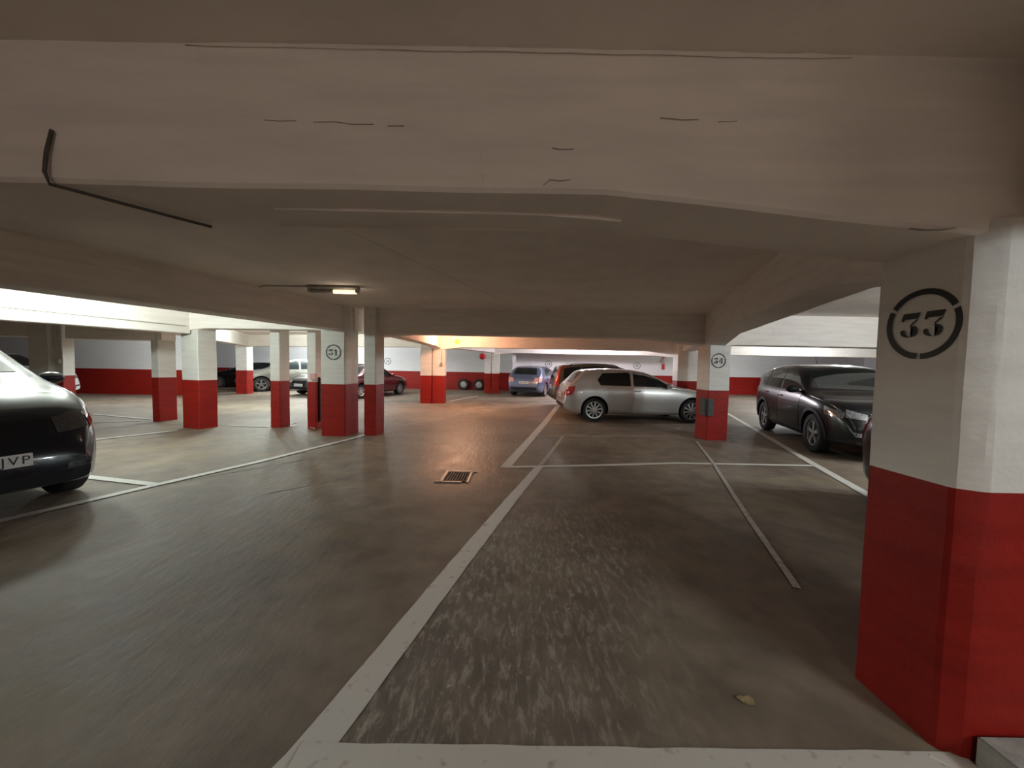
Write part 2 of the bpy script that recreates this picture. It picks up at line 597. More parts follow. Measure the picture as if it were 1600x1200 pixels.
LINES = [
    # the long line along the aisle, then its worn continuation
    ([(-.92, 1.0), (-.76, 1.34), (-.375, 2.78), (.0, 4.1), (.445, 5.61)], (.165, .115), 'line'),
    ([(.445, 5.61), (.75, 6.7), (1.10, 8.0)], (.07, .05), 'line_worn'),
    ([(-.08, 5.46), (.82, 9.6), (1.80, 14.5)], (.15, .17), 'line'),
    ([(-.06, 5.50), (.99, 5.64), (2.66, 5.92), (4.85, 5.92)], .10, 'line'),
    ([(.50, 8.0), (3.48, 8.28)], .075, 'line_worn'),
    ([(4.75, 8.25), (6.2, 8.4)], .075, 'line_worn'),
    ([(.95, 9.8), (5.0, 10.05)], .075, 'line_worn'),
    ([(-.80, 1.335), (1.80, 1.345)], .155, 'line'),
    ([(7.6, 13.6), (7.25, 12.50), (4.89, 6.04), (4.36, 4.51), (3.9, 3.1)], .12, 'line'),
    ([(3.83, 7.74), (3.22, 5.92), (2.51, 4.01), (1.99, 2.53)], .05, 'line_worn'),
    # aisle edge in front of the left-hand bays
    ([(-2.95, 8.0), (-3.15, 7.28), (-3.75, 5.49), (-4.19, 4.45), (-4.62, 3.36), (-5.3, 1.4)], .11, 'line'),
    ([(-4.20, 4.42), (-5.35, 4.68), (-8.6, 5.4)], .11, 'line'),
    ([(-7.0, 7.85), (-7.6, 6.80), (-8.1, 5.7)], .09, 'line'),
    ([(-8.81, 9.23), (-11.10, 9.95)], .09, 'line_worn'),
    ([(-8.85, 9.05), (-9.75, 8.65), (-11.0, 8.1)], .09, 'line_worn'),
    ([(-5.5, 8.5), (-6.45, 8.55)], .07, 'line_worn'),
    ([(-2.5, 15.2), (-1.6, 18.2)], .12, 'line'),
    ([(-1.9, 16.0), (3.2, 16.3)], .10, 'line_worn'),
    ([(-7.2, 15.2), (-3.7, 15.0)], .10, 'line_worn'),
]
for i_, (pts, w, mm) in enumerate(LINES):
    strip('painted_line', pts, w, M[mm], .003 + .0006 * i_)

# expansion joints and cracks in the slab
for pts in ([(-4.35, 4.05), (-4.05, 4.55), (-3.2, 5.65), (-2.75, 6.4)],
            [(-2.75, 4.2), (-2.2, 4.75), (-1.9, 5.2)]):
    strip('floor_crack', pts, .014, M['crack'], .003, .008)


# the fixed T and L beams -------------------------------------------------------
def lx(x, y, y2):
    return x + SLOPE * (y2 - y)


BEAMS = [
    ('beam', (-5.7, 1.62), (2.5, 1.62), .40, 2.14, 2.02, 1.95, 1.2, 2.17),
    ('beam', (2.45, 1.62), (12.0, 1.62), .40, 2.10, 2.0, 2.0, 1.2, 1.2),
    ('beam', (-14.0, 1.62), (-5.9, 1.62), .40, 2.14, 2.05, 2.05, 1.2, 1.2),
    ('beam', (-3.1, 8.1), (4.2, 8.1), .40, 2.12, 2.06, 1.98, 1.0, 1.3),
    ('beam', (4.3, 8.1), (13.5, 8.1), .40, 2.01, 1.98, 2.0, .4, .4),
    ('beam', (-6.9, 8.25), (-3.3, 8.1), .34, 2.17, 2.12, 2.17, .4, 0),
    ('beam', (-10.7, 9.25), (-8.3, 9.15), .36, 1.94),
    ('beam', (-19.0, 9.35), (-11.3, 9.3), .36, 1.98),
    ('beam', (-3.0, 14.55), (6.5, 14.55), .38, 2.15, 2.02, 2.0, 1.1, 1.3),
    ('beam', (6.6, 14.55), (17.5, 14.55), .38, 2.05, 2.0, 2.0, .6, .6),
    ('beam', (-1.0, 20.2), (8.6, 20.2), .36, 2.16, 2.05, 2.05, 1.0, 1.0),
    ('beam', (-12.0, 17.1), (-3.2, 14.65), .34, 2.14),
    ('beam', (1.0, -1.6), (2.10, 1.5), .38, 2.08),
    ('beam', (2.12, 1.75), (4.25, 8.0), .42, 2.14, 2.0, 1.99, 1.3, 1.3),
    ('beam', (4.4, 8.3), (6.65, 14.5), .40, 2.12),
    ('beam', (-6.5, -1.6), (-5.40, 1.6), .40, 2.14),
    ('beam', (-5.28, 1.7), (-3.53, 7.95), .42, 2.15, 2.12, 2.165, 1.0, .5),
    ('beam', (-2.95, 8.3), (-2.9, 14.45), .36, 2.16, 2.06, 2.08, 1.0, 1.0),
    ('beam', (-2.85, 14.7), (-1.1, 20.1), .36, 2.16),
    ('beam', (-9.35, 1.6), (-7.05, 8.15), .36, 2.05),
    ('beam', (-8.4, 9.3), (-12.0, 17.0), .34, 2.14) ,
]
BEAM_OBJ = [beam(*b) for b in BEAMS]


def mark(name, pts, w, m, parent, nrm, h=.006):
    """thin ridge or crack on a beam or slab, through pts, facing nrm"""
    nrm = Vector(nrm)
    bm = bmesh.new()
    dense = []
    for a, b in zip(pts[:-1], pts[1:]):
        a, b = Vector(a), Vector(b)
        k = max(1, int((b - a).length / .05))
        dense += [a.lerp(b, i / k) for i in range(k)]
    dense.append(Vector(pts[-1]))
    rings = []
    for i, p in enumerate(dense):
        t = (dense[min(i + 1, len(dense) - 1)] - dense[max(i - 1, 0)]).normalized()
        sd = t.cross(nrm).normalized()
        e_ = min(1, min(i, len(dense) - 1 - i) / 3 + .15)
        ww = w * (.6 + .6 * abs(noise.noise(p * 9))) * e_
        off = sd * noise.noise(p * 5) * .0025
        rings.append([bm.verts.new(p + off + sd * ww / 2 - nrm * .012), bm.verts.new(p + off + sd * ww / 3 + nrm * h), bm.verts.new(p + off - sd * ww / 3 + nrm * h), bm.verts.new(p + off - sd * ww / 2 - nrm * .012)])
    for a, b in zip(rings[:-1], rings[1:]):
        for j in range(3):
            bm.faces.new([a[j], a[j + 1], b[j + 1], b[j]])
    return obj(name, bm, m, parent, 60)


T1 = BEAM_OBJ[0]
FY = 1.416
mark('seam', [(-1.2, FY, 2.635), (0, FY, 2.635), (1.2, FY, 2.632)], .022, M['ceil'], T1, (0, -.8, -.6), .008)
mark('seam', [(-1.0, 1.60, 2.137), (.1, 1.61, 2.137), (.45, 1.63, 2.125)], .02, M['ceil'], T1, (0, 0, -1), .010)
mark('seam', [(-1.1, 1.80, 2.137), (.3, 1.80, 2.137)], .014, M['ceil'], T1, (0, 0, -1), .008)
for pts_ in ([(-.92, FY, 2.374), (-.86, FY, 2.371), (-.80, FY, 2.373)], [(-.74, FY, 2.368), (-.66, FY, 2.371), (-.60, FY, 2.364), (-.52, FY, 2.366)],
             [(-.47, FY, 2.361), (-.41, FY, 2.363)], [(.52, FY, 2.407), (.60, FY, 2.402), (.66, FY, 2.405)], [(.73, FY, 2.398), (.80, FY, 2.401)],
             [(.10, FY, 2.16), (.125, FY, 2.182), (.16, FY, 2.178), (.20, FY, 2.183)], [(.13, FY, 2.295), (.16, FY, 2.290), (.21, FY, 2.292)],
             [(-.13, FY, 2.272), (-.127, FY, 2.245)], [(-.12, FY, 2.20), (-.118, FY, 2.175)],
             [(1.45, FY - .004, 2.03), (1.50, FY - .005, 2.024), (1.57, FY - .006, 2.027), (1.62, FY - .008, 2.035)]):
    mark('crack', pts_, .006, M['hairline'], T1, (0, -1, 0), .0025)
mark('slab_joint', [(-1.45, 3.3, SLAB), (-1.05, 4.4, SLAB), (-.2, 6.7, SLAB), (.2, 7.75, SLAB)], .012, M['ceil'], ceiling, (0, 0, -1), .004)
mark('slab_hole', [(.70, 8.0 - .35, SLAB), (.71, 8.0 - .24, SLAB)], .05, M['crack'], ceiling, (0, 0, -1), .012)

# ------------------------------------------------------------------ stencilled numbers
GLYPH = {
    '3': [
        [(.08, .72), (.18, .98), (.98, .98), (.86, .74), (.30, .74), (.24, .72), (.20, .66), (.10, .66)],           # slanting top bar
        [(.78, .70), (.90, .72), (.58, .47), (.50, .50)],                                                           # diagonal
        [(.46, .45), (.60, .47), (.80, .42), (.90, .30), (.88, .15), (.76, .03), (.56, -.01), (.60, .05), (.66, .14), (.68, .26), (.64, .36), (.56, .41)],
        [(.52, -.01), (.30, .01), (.12, .08), (.05, .20), (.10, .29), (.21, .31), (.29, .25), (.28, .16), (.40, .05)],
    ],
    '1': [
        [(.36, 0), (.36, .98), (.60, .98), (.60, 0)],
        [(.12, .80), (.34, .98), (.34, .82), (.20, .74)],
        [(.16, 0), (.34, 0), (.34, .07), (.16, .07)],
        [(.62, 0), (.80, 0), (.80, .07), (.62, .07)],
    ],
    '4': [
        [(.55, 0), (.55, .98), (.78, .98), (.78, 0)],
        [(.52, .98), (.04, .36), (.04, .25), (.14, .25), (.50, .82)],
        [(.10, .23), (.52, .23), (.52, .32), (.14, .32)],
        [(.80, .23), (.98, .23), (.98, .32), (.80, .32)],
        [(.38, 0), (.53, 0), (.53, .07), (.38, .07)],
    ],
}


def stencil(parent, origin, xdir, txt, R_=.148, th=.024, m=None, rough=False, hgt=.115, gaps=(25, 150, 268), off=.004):
    """ring with three bridges and the digits inside; origin = centre, xdir = reading direction, z up (local to parent)"""
    o0, xd = Vector(origin), Vector(xdir).normalized()
    zd = Vector((0, 0, 1))
    nd = xd.cross(zd)
    bm = bmesh.new()

    def V(a, c):
        p = o0 + xd * a + zd * c
        w = jitter(p * 3, .002)
        return bm.verts.new(p + nd * off + Vector((0, 0, w.x)))
    gs = sorted(gaps)
    for i, g in enumerate(gs):
        a0, a1 = g + 3.0, (gs[(i + 1) % len(gs)] + (360 if i + 1 == len(gs) else 0)) - 3.0
        k = max(4, int((a1 - a0) / 6))
        pr = None
        for j in range(k + 1):
            a = math.radians(a0 + (a1 - a0) * j / k)
            cur = (V((R_ - th / 2) * math.cos(a), (R_ - th / 2) * math.sin(a)), V((R_ + th / 2) * math.cos(a), (R_ + th / 2) * math.sin(a)))
            if pr: bm.faces.new([pr[0], pr[1], cur[1], cur[0]])
            pr = cur
    w = hgt * .82
    n = len(txt)
    for i, ch in enumerate(txt):
        x0 = (i - n / 2) * w * 1.08 + w * .04
        for poly in GLYPH.get(ch, []):
            vs = [V(x0 + px_ * w, (py_ - .5) * hgt) for px_, py_ in poly]
            f = bm.faces.new(vs)
    me = bpy.data.meshes.new('stencil_number')
    bmesh.ops.triangulate(bm, faces=bm.faces)
    bm.to_mesh(me)
    bm.free()
    # make sure the faces look outwards
    o = link_obj('stencil_number', me, parent, False, m or M['stencil'])
    return o


# ------------------------------------------------------------------ pillars
p33 = pillar([(1.715, 1.448), (1.788, 1.395), (2.55, 1.39), (2.55, 1.80), (1.715, 1.80)],
             'wide near pillar stencilled 33 with dark red base', top=2.02)
stencil(p33, Vector((1.715, 1.595, 1.705)) - Vector((*p33.location.xy, 0)), (0, -1, 0), '33', .135, .024, hgt=.105)
tag(p33.children[-1], 'black stencilled ring with the number 33')

p34 = pillar([(4.11, 7.89), (4.56, 7.91), (4.56, 8.35), (4.08, 8.35)],
             'red and white pillar stencilled 34 beside the silver hatchback')
stencil(p34, Vector((4.30, 7.893, 1.68)) - Vector((*p34.location.xy, 0)), (1, 0.04, 0), '34', .145, .02, M['stencil_faded'], hgt=.12)
bm = bmesh.new()
add_box(bm, (4.075 - p34.location.x, 8.01 - p34.location.y, .70), (.06, .25, .36))
add_box(bm, (4.155 - p34.location.x, 7.865 - p34.location.y, .70), (.13, .05, .36))
bmesh.ops.bevel(bm, geom=[e for e in bm.edges], offset=.012, segments=2, affect='EDGES')
tag(obj('corner_guard', bm, M['grey_pad'], p34), 'dark grey foam corner guard')

p31 = pillar([(-3.86, 7.62), (-3.37, 7.60), (-3.32, 8.15), (-3.84, 8.15)],
             'red and white pillar stencilled 31 at the aisle corner')
stencil(p31, Vector((-3.60, 7.604, 1.70)) - Vector((*p31.location.xy, 0)), (1, -.04, 0), '31', .145, .02, M['stencil_faded'], hgt=.12)

pillar([(-3.03, 7.72), (-2.79, 7.72), (-2.75, 8.12), (-3.03, 8.12)], 'narrow shadowed pillar standing just beside the pillar stencilled 31')

pD = pillar([(-4.53, 8.33), (-4.33, 8.33), (-4.33, 8.75), (-4.53, 8.75)], 'slim pillar behind pillar 31 with a black ribbed strip')
bm = bmesh.new()
dx, dy = pD.location.x, pD.location.y
for sy in (-.10, .13):
    add_box(bm, (-4.312 - dx, 8.54 + sy - dy, .66), (.03, .03, 1.0))
for k in range(14):
    add_box(bm, (-4.306 - dx, 8.55 - dy, .20 + k * .07), (.04, .26, .030))
tag(obj('ribbed_strip', bm, M['rubber'], pD), 'black ribbed rubber strip')
bm = bmesh.new()
add_box(bm, (-4.37 - dx, 8.305 - dy, 1.17), (.13, .06, .15))
bmesh.ops.bevel(bm, geom=[e for e in bm.edges], offset=.008, segments=2, affect='EDGES')
box = obj('switch_box', bm, M['pinkish'], pD)
tag(box, 'pale pink switch box')

pC = pillar([(-5.43, 8.46), (-5.21, 8.46), (-5.17, 8.78), (-5.43, 8.78)], 'slim pillar with crinkled red base beside the paper scrap')
pB = pillar([(-7.20, 8.22), (-6.72, 8.08), (-6.60, 8.45), (-7.10, 8.62)], 'thick red and white pillar under the corner of the lit beams')
pA = pillar([(-8.60, 8.99), (-8.40, 8.97), (-8.32, 9.36), (-8.55, 9.38)], 'slimmer pillar just left of the thick one under the lit beams')
pK = pillar([(-12.42, 16.95), (-11.92, 16.95), (-11.86, 17.30), (-12.38, 17.30)], 'far pillar in front of the khaki grey car')
pE = pillar([(-11.60, 9.06), (-11.12, 9.06), (-11.12, 9.50), (-11.60, 9.50)], 'far pillar half hidden by the bonnet of the near black car')
pE2 = pillar([(-11.08, 9.14), (-10.84, 9.10), (-10.83, 9.36), (-11.08, 9.36)], 'far pillar carrying a conduit and lamp switch, behind the near black car')
bm = bmesh.new()
ex, ey = pE2.location.x, pE2.location.y
tube_mesh(bm, [(-10.94 - ex, 9.105 - ey, 2.2), (-10.94 - ex, 9.105 - ey, 1.45)], .012)
obj('conduit', bm, M['conduit'], pE2)
bm = bmesh.new()
add_box(bm, (-10.94 - ex, 9.09 - ey, 1.40), (.13, .06, .10))
bmesh.ops.bevel(bm, geom=[e for e in bm.edges], offset=.01, segments=2, affect='EDGES')
obj('switch_box', bm, M['pale_plastic'], pE2)
pG = pillar([(-3.50, 14.36), (-3.07, 14.36), (-3.07, 14.76), (-3.50, 14.76)], 'orange-lit pillar half on the side of the maroon car', group=None)
pG2 = pillar([(-3.05, 14.40), (-2.58, 14.40), (-2.58, 14.80), (-3.05, 14.80)], 'orange-lit pillar half with a small switch, below the amber lamp')
bm = bmesh.new()
gx, gy = pG2.location.x, pG2.location.y
add_box(bm, (-2.70 - gx, 14.37 - gy, 1.50), (.09, .06, .12))
bmesh.ops.bevel(bm, geom=[e for e in bm.edges], offset=.008, segments=2, affect='EDGES')
tube_mesh(bm, [(-2.70 - gx, 14.385 - gy, 1.55), (-2.70 - gx, 14.385 - gy, 2.05)], .011)
obj('switch_box', bm, M['metal'], pG2)
pH = pillar([(-1.47, 20.05), (-1.13, 20.05), (-1.13, 20.42), (-1.47, 20.42)], 'farthest twin pillar half beside the red alarm bell')
pH2 = pillar([(-1.09, 20.05), (-.68, 20.05), (-.68, 20.42), (-1.09, 20.42)], 'farthest twin pillar half beside the blue car')
pI = pillar([(6.02, 13.75), (6.32, 13.6), (6.72, 13.6), (6.72, 14.2), (6.02, 14.2)], 'pillar seen over the bonnet of the silver hatchback')
# pillars of the rows the beams rest on, beside and behind the viewpoint
pillar([(-6.1, 1.42), (-5.6, 1.42), (-5.6, 1.82), (-6.1, 1.82)], 'pillar beside the black car on the near left')

# ------------------------------------------------------------------ cars
def pl(tab, x):
    """monotone smooth interpolation in a table of (x, y)"""
    if x <= tab[0][0]: return tab[0][1]
    if x >= tab[-1][0]: return tab[-1][1]
    for i in range(len(tab) - 1):
        if tab[i][0] <= x <= tab[i + 1][0]:
            break
    x0, y0 = tab[i]
    x1, y1 = tab[i + 1]
    h = x1 - x0
    d = (y1 - y0) / h

    def slope(j):
        if j == 0 or j == len(tab) - 1:
            a = max(0, min(j, len(tab) - 2))
            return (tab[a + 1][1] - tab[a][1]) / (tab[a + 1][0] - tab[a][0])
        d0 = (tab[j][1] - tab[j - 1][1]) / (tab[j][0] - tab[j - 1][0])
        d1 = (tab[j + 1][1] - tab[j][1]) / (tab[j + 1][0] - tab[j][0])
        if d0 * d1 <= 0: return 0.0
        return 2 * d0 * d1 / (d0 + d1)
    m0, m1 = slope(i), slope(i + 1)
    t = (x - x0) / h
    return ((2 * t ** 3 - 3 * t ** 2 + 1) * y0 + (t ** 3 - 2 * t ** 2 + t) * h * m0 + (-2 * t ** 3 + 3 * t ** 2) * y1 + (t ** 3 - t ** 2) * h * m1)


def catmull(pts, per=3):
    out = []
    n = len(pts)
    for i in range(n - 1):
        p0, p1, p2, p3 = pts[max(i - 1, 0)], pts[i], pts[i + 1], pts[min(i + 2, n - 1)]
        for k in range(per):
            t = k / per
            out.append(tuple(.5 * ((2 * p1[a]) + (-p0[a] + p2[a]) * t + (2 * p0[a] - 5 * p1[a] + 4 * p2[a] - p3[a]) * t * t +
                                   (-p0[a] + 3 * p1[a] - 3 * p2[a] + p3[a]) * t ** 3) for a in (0, 1)))
    out.append(pts[-1])
    return out


HATCH = dict(L=4.40, W=1.78, wb=2.72, ro=.82, wr=.325, rr=.235, gc=.20, lean=.40,
             top=[(0, .56), (.03, .74), (.07, .90), (.13, 1.00), (.24, 1.10), (.42, 1.28), (.54, 1.385), (.72, 1.435), (1.3, 1.465), (1.8, 1.455), (2.2, 1.405),
                  (2.5, 1.31), (2.85, 1.14), (3.15, 1.01), (3.35, .965), (3.75, .90), (4.05, .82), (4.22, .74), (4.34, .63), (4.4, .53)],
             belt=[(0, .80), (.15, .92), (.5, .965), (1.3, .965), (2.3, .945), (3.0, .925), (3.35, .88), (3.9, .79), (4.25, .66), (4.4, .48)],
             win=[([(.98, 1.0), (1.82, .99)], [(.90, 1.15), (1.05, 1.33), (1.82, 1.365)]),
                  ([(1.90, .99), (2.92, .965)], [(1.90, 1.365), (2.2, 1.335), (2.5, 1.235), (2.92, 1.0)])],
             doors=[(.98, 1.84), (1.86, 2.96)], ws=(1.03, 1.37, .60, .52), rw=(1.06, 1.36, .58, .50),
             hl=([(3.95, .64), (4.2, .58)], [(3.95, .79), (4.2, .68)]), tl=([(.02, .70), (.20, .72)], [(.04, .93), (.30, .97)]))
SUV = dict(L=4.48, W=1.85, wb=2.67, ro=.90, wr=.355, rr=.235, gc=.24, lean=.36,
           top=[(0, .66), (.03, .86), (.07, 1.03), (.14, 1.14), (.28, 1.32), (.45, 1.49), (.65, 1.575), (1.2, 1.645), (1.8, 1.65), (2.25, 1.60),
                (2.55, 1.50), (2.9, 1.31), (3.2, 1.16), (3.4, 1.115), (3.8, 1.06), (4.1, 1.00), (4.28, .92), (4.38, .80), (4.45, .66), (4.48, .56)],
           belt=[(0, .92), (.2, 1.06), (.6, 1.10), (1.4, 1.07), (2.4, 1.05), (3.1, 1.04), (3.45, 1.0), (4.0, .92), (4.3, .76), (4.48, .52)],
           win=[([(.62, 1.15), (.96, 1.13)], [(.60, 1.22), (.75, 1.42), (.96, 1.50)]),
                ([(1.02, 1.13), (1.84, 1.10)], [(1.02, 1.505), (1.4, 1.54), (1.84, 1.55)]),
                ([(1.92, 1.10), (3.0, 1.08)], [(1.92, 1.55), (2.3, 1.50), (2.6, 1.38), (3.0, 1.12)])],
           doors=[(1.0, 1.87), (1.89, 3.02)], ws=(1.17, 1.55, .66, .56), rw=(1.17, 1.50, .60, .52),
           hl=([(3.98, .76), (4.3, .72)], [(3.94, .90), (4.3, .82)]), tl=([(.02, .84), (.3, .88)], [(.05, 1.05), (.42, 1.07)]))
TALL = dict(SUV)
TALL['top'] = [(u, z * (1.0 + .13 * min(1, max(0, (z - .5) / .4)))) for u, z in SUV['top']]
TALL['belt'] = [(u, z * (1.0 + .11 * min(1, max(0, (z - .5) / .4)))) for u, z in SUV['belt']]
TALL['top'] = [(u, z) for u, z in TALL['top'] if u < 3.7] + [(3.8, 1.165), (4.08, 1.06), (4.26, .93), (4.37, .79), (4.45, .66), (4.48, .56)]
TALL['belt'] = [(u, z) for u, z in TALL['belt'] if u < 3.3] + [(3.45, 1.09), (3.9, .96), (4.25, .75), (4.48, .52)]
TALL['win'] = [([(u, z * 1.125) for u, z in a], [(u, z * 1.125) for u, z in b]) for a, b in SUV['win']]
TALL['ws'] = (1.33, 1.74, .66, .56)
TALL['rw'] = (1.32, 1.68, .60, .52)
TALL['hl'] = ([(3.88, .88), (4.25, .78)], [(3.80, 1.06), (4.2, .93)])
TALL['plate'] = .34
MPV = dict(L=4.45, W=1.80, wb=2.75, ro=.80, wr=.325, rr=.22, gc=.20, lean=.26,
           top=[(0, .60), (.02, .80), (.05, .98), (.09, 1.12), (.16, 1.34), (.24, 1.50), (.36, 1.575), (.7, 1.60), (1.4, 1.62), (2.0, 1.60), (2.4, 1.53),
                (2.8, 1.37), (3.2, 1.16), (3.5, 1.03), (3.75, .975), (4.05, .89), (4.25, .78), (4.38, .64), (4.45, .54)],
           belt=[(0, .88), (.15, .98), (.6, .99), (1.5, .97), (2.6, .95), (3.3, .93), (3.7, .88), (4.1, .78), (4.35, .62), (4.45, .48)],
           win=[([(.34, 1.03), (.95, 1.02)], [(.36, 1.42), (.60, 1.47), (.95, 1.50)]),
                ([(1.02, 1.02), (1.86, 1.00)], [(1.02, 1.50), (1.4, 1.515), (1.86, 1.51)]),
                ([(1.94, 1.00), (3.1, .98)], [(1.94, 1.51), (2.4, 1.45), (2.75, 1.31), (3.1, 1.10)])],
           doors=[(1.0, 1.89), (1.91, 3.02)], ws=(1.10, 1.50, .62, .54), rw=(1.08, 1.50, .60, .54),
           hl=([(4.0, .66), (4.25, .60)], [(3.9, .84), (4.25, .70)]), tl=([(.02, .78), (.16, .80)], [(.16, 1.50), (.27, 1.52)]))
SEDAN = dict(L=4.35, W=1.70, wb=2.58, ro=.92, wr=.30, rr=.19, gc=.19, lean=.42,
             top=[(0, .56), (.03, .72), (.07, .86), (.14, .92), (.6, .965), (.95, 1.02), (1.2, 1.16), (1.45, 1.30), (1.7, 1.37), (2.1, 1.385), (2.45, 1.35),
                  (2.75, 1.22), (3.05, 1.03), (3.2, .955), (3.6, .90), (4.0, .82), (4.2, .73), (4.31, .62), (4.35, .54)],
             belt=[(0, .74), (.2, .85), (.9, .90), (1.6, .90), (2.6, .885), (3.1, .87), (3.5, .82), (4.0, .73), (4.25, .60), (4.35, .47)],
             win=[([(1.05, .95), (1.78, .94)], [(1.12, 1.02), (1.42, 1.24), (1.78, 1.31)]),
                  ([(1.86, .94), (2.86, .92)], [(1.86, 1.31), (2.2, 1.31), (2.5, 1.24), (2.86, .97)])],
             doors=[(1.10, 1.81), (1.83, 2.90)], ws=(.98, 1.31, .58, .50), rw=(1.04, 1.32, .58, .50),
             hl=([(3.95, .62), (4.2, .58)], [(3.95, .74), (4.2, .66)]), tl=([(.02, .66), (.25, .68)], [(.04, .83), (.28, .84)]))


def car(name, spec, paint, loc, heading, label, rims='alloy', spokes=10, rail=False, cladding=False, plates=('front', 'rear'), front_text=None,
        tail='tail_red', light='lamp_clear', scale=1.0, antenna=None, group=None, chrome_grille=False):
    S = spec
    L, W, wb, wr = S['L'], S['W'], S['wb'], S['wr']
    root = empty(name, (loc[0], loc[1], 0), heading)
    root.scale = (scale,) * 3
    tag(root, label, 'car', group)
    top, belt = S['top'], S['belt']

    def X(u): return u - L / 2

    def hw(u):
        h = W / 2
        r = .55
        if u < r: h *= 1 - .20 * ((r - u) / r) ** 2.6
        r = .95
        if u > L - r: h *= 1 - .30 * ((u - (L - r)) / r) ** 2.6
        return h

    def zbot(u):
        z = S['gc']
        if u < .4: z += .16 * ((.4 - u) / .4) ** 2
        if u > L - .45: z += .07 * ((u - L + .45) / .45) ** 2
        return z

    def half_ring(u):
        zt = pl(top, u)
        zs = min(pl(belt, u), zt - .03)
        zb = zbot(u)
        w = hw(u)
        hgt = zs - zb
        g = zt - zs
        sh = g * g / (g + .13)
        y0 = .955 * w
        y1 = y0 - S['lean'] * sh * .45
        y2 = y0 - S['lean'] * sh
        rem = g - sh
        pts = [(0, zb), (.55 * w, zb), (.84 * w, zb + .005), (.95 * w, zb + .06 * hgt + .01), (.982 * w, zb + .25 * hgt), (1.0 * w, zb + .55 * hgt), (.998 * w, zb + .72 * hgt), (.985 * w, zb + .88 * hgt),
               (y0, zs), (.5 * (y0 + y1) - .004, zs + .25 * sh), (y1, zs + .5 * sh), (y2, zs + sh), (y2 - .03 - .05 * min(1, g / .3), zs + sh + .45 * rem), (y2 * .80, zs + sh + .78 * rem), (y2 * .5, zt - .10 * rem), (0, zt)]
        return catmull(pts, 2)

    us = []
    k = 60
    for i in range(k + 1):
        t = i / k
        us.append(L * (t - .09 * math.sin(2 * PI * t)))     # denser at both ends
    bm = bmesh.new()
    rings = []
    for u in us:
        h = half_ring(u)
        ring = [bm.verts.new((X(u), y, z)) for y, z in h] + [bm.verts.new((X(u), -y, z)) for y, z in reversed(h[1:-1])]
        rings.append(ring)
    n = len(rings[0])
    for i in range(len(rings) - 1):
        for j in range(n):
            bm.faces.new([rings[i][j], rings[i][(j + 1) % n], rings[i + 1][(j + 1) % n], rings[i + 1][j]])
    bm.faces.new(rings[0])
    bm.faces.new(list(reversed(rings[-1])))
    bmesh.ops.recalc_face_normals(bm, faces=bm.faces)
    me = bpy.data.meshes.new('body')
    bm.to_mesh(me)
    bvh = BVHTree.FromBMesh(bm)
    bm.free()
    xr, xf = X(S['ro']), X(S['ro'] + wb)
    # wheel arches
    cb = bmesh.new()
    for xx in (xr, xf):
        for s in (-1, 1):
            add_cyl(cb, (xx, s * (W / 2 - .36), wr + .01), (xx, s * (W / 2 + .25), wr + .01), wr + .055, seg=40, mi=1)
    cm = bpy.data.meshes.new('arch_cut')
    cb.to_mesh(cm)
    cb.free()
    bo = bpy.data.objects.new('body', me)
    co = bpy.data.objects.new('arch_cut', cm)
    for o_ in (bo, co): COL.objects.link(o_)
    for m_ in (paint, M['wheel_dark']):
        me.materials.append(m_)
        cm.materials.append(m_)
    md = bo.modifiers.new('arches', 'BOOLEAN')
    md.operation = 'DIFFERENCE'
    md.solver = 'EXACT'
    md.object = co
    dg = bpy.context.evaluated_depsgraph_get()
    dg.update()
    nm = bpy.data.meshes.new_from_object(bo.evaluated_get(dg))
    bpy.data.objects.remove(co)
    bpy.data.objects.remove(bo)
    nm.name = 'body'
    if len(nm.materials) < 2:
        nm.materials.clear()
        nm.materials.append(paint)
        nm.materials.append(M['wheel_dark'])
    nm.polygons.foreach_set('use_smooth', [True] * len(nm.polygons))
    nm.set_sharp_from_angle(angle=math.radians(42))
    body = bpy.data.objects.new('body', nm)
    COL.objects.link(body)
    body.parent = root

    # conforming panels ---------------------------------------------------------
    def cast(mode, a, b):
        if mode == 'L': o_, d_ = Vector((X(a), 3, b)), Vector((0, -1, 0))
        elif mode == 'R': o_, d_ = Vector((X(a), -3, b)), Vector((0, 1, 0))
        elif mode == 'F': o_, d_ = Vector((L, a, b)), Vector((-1, 0, 0))
        elif mode == 'B': o_, d_ = Vector((-L, a, b)), Vector((1, 0, 0))
        else: o_, d_ = Vector((X(a), b, 4)), Vector((0, 0, -1))
        p, nn, _, _ = bvh.ray_cast(o_, d_)
        if p is None:
            if mode in 'LR': q = Vector((X(a), (W / 2) * (1 if mode == 'L' else -1), b))
            elif mode in 'FB': q = Vector(((L / 2) * (1 if mode == 'F' else -1), a, b))
            else: q = Vector((X(a), b, 1.5))
            p, nn, _, _ = bvh.find_nearest(q)
        if nn.dot(d_) > 0: nn = -nn
        return p, nn

    def resample(c, k):
        d = [0]
        for a, b in zip(c[:-1], c[1:]): d.append(d[-1] + math.dist(a, b))
        out = []
        for i in range(k):
            s = d[-1] * i / (k - 1)
            j = 0
            while j < len(d) - 2 and d[j + 1] < s: j += 1
            t = (s - d[j]) / max(1e-9, d[j + 1] - d[j])
            out.append((c[j][0] + (c[j + 1][0] - c[j][0]) * t, c[j][1] + (c[j + 1][1] - c[j][1]) * t))
        return out

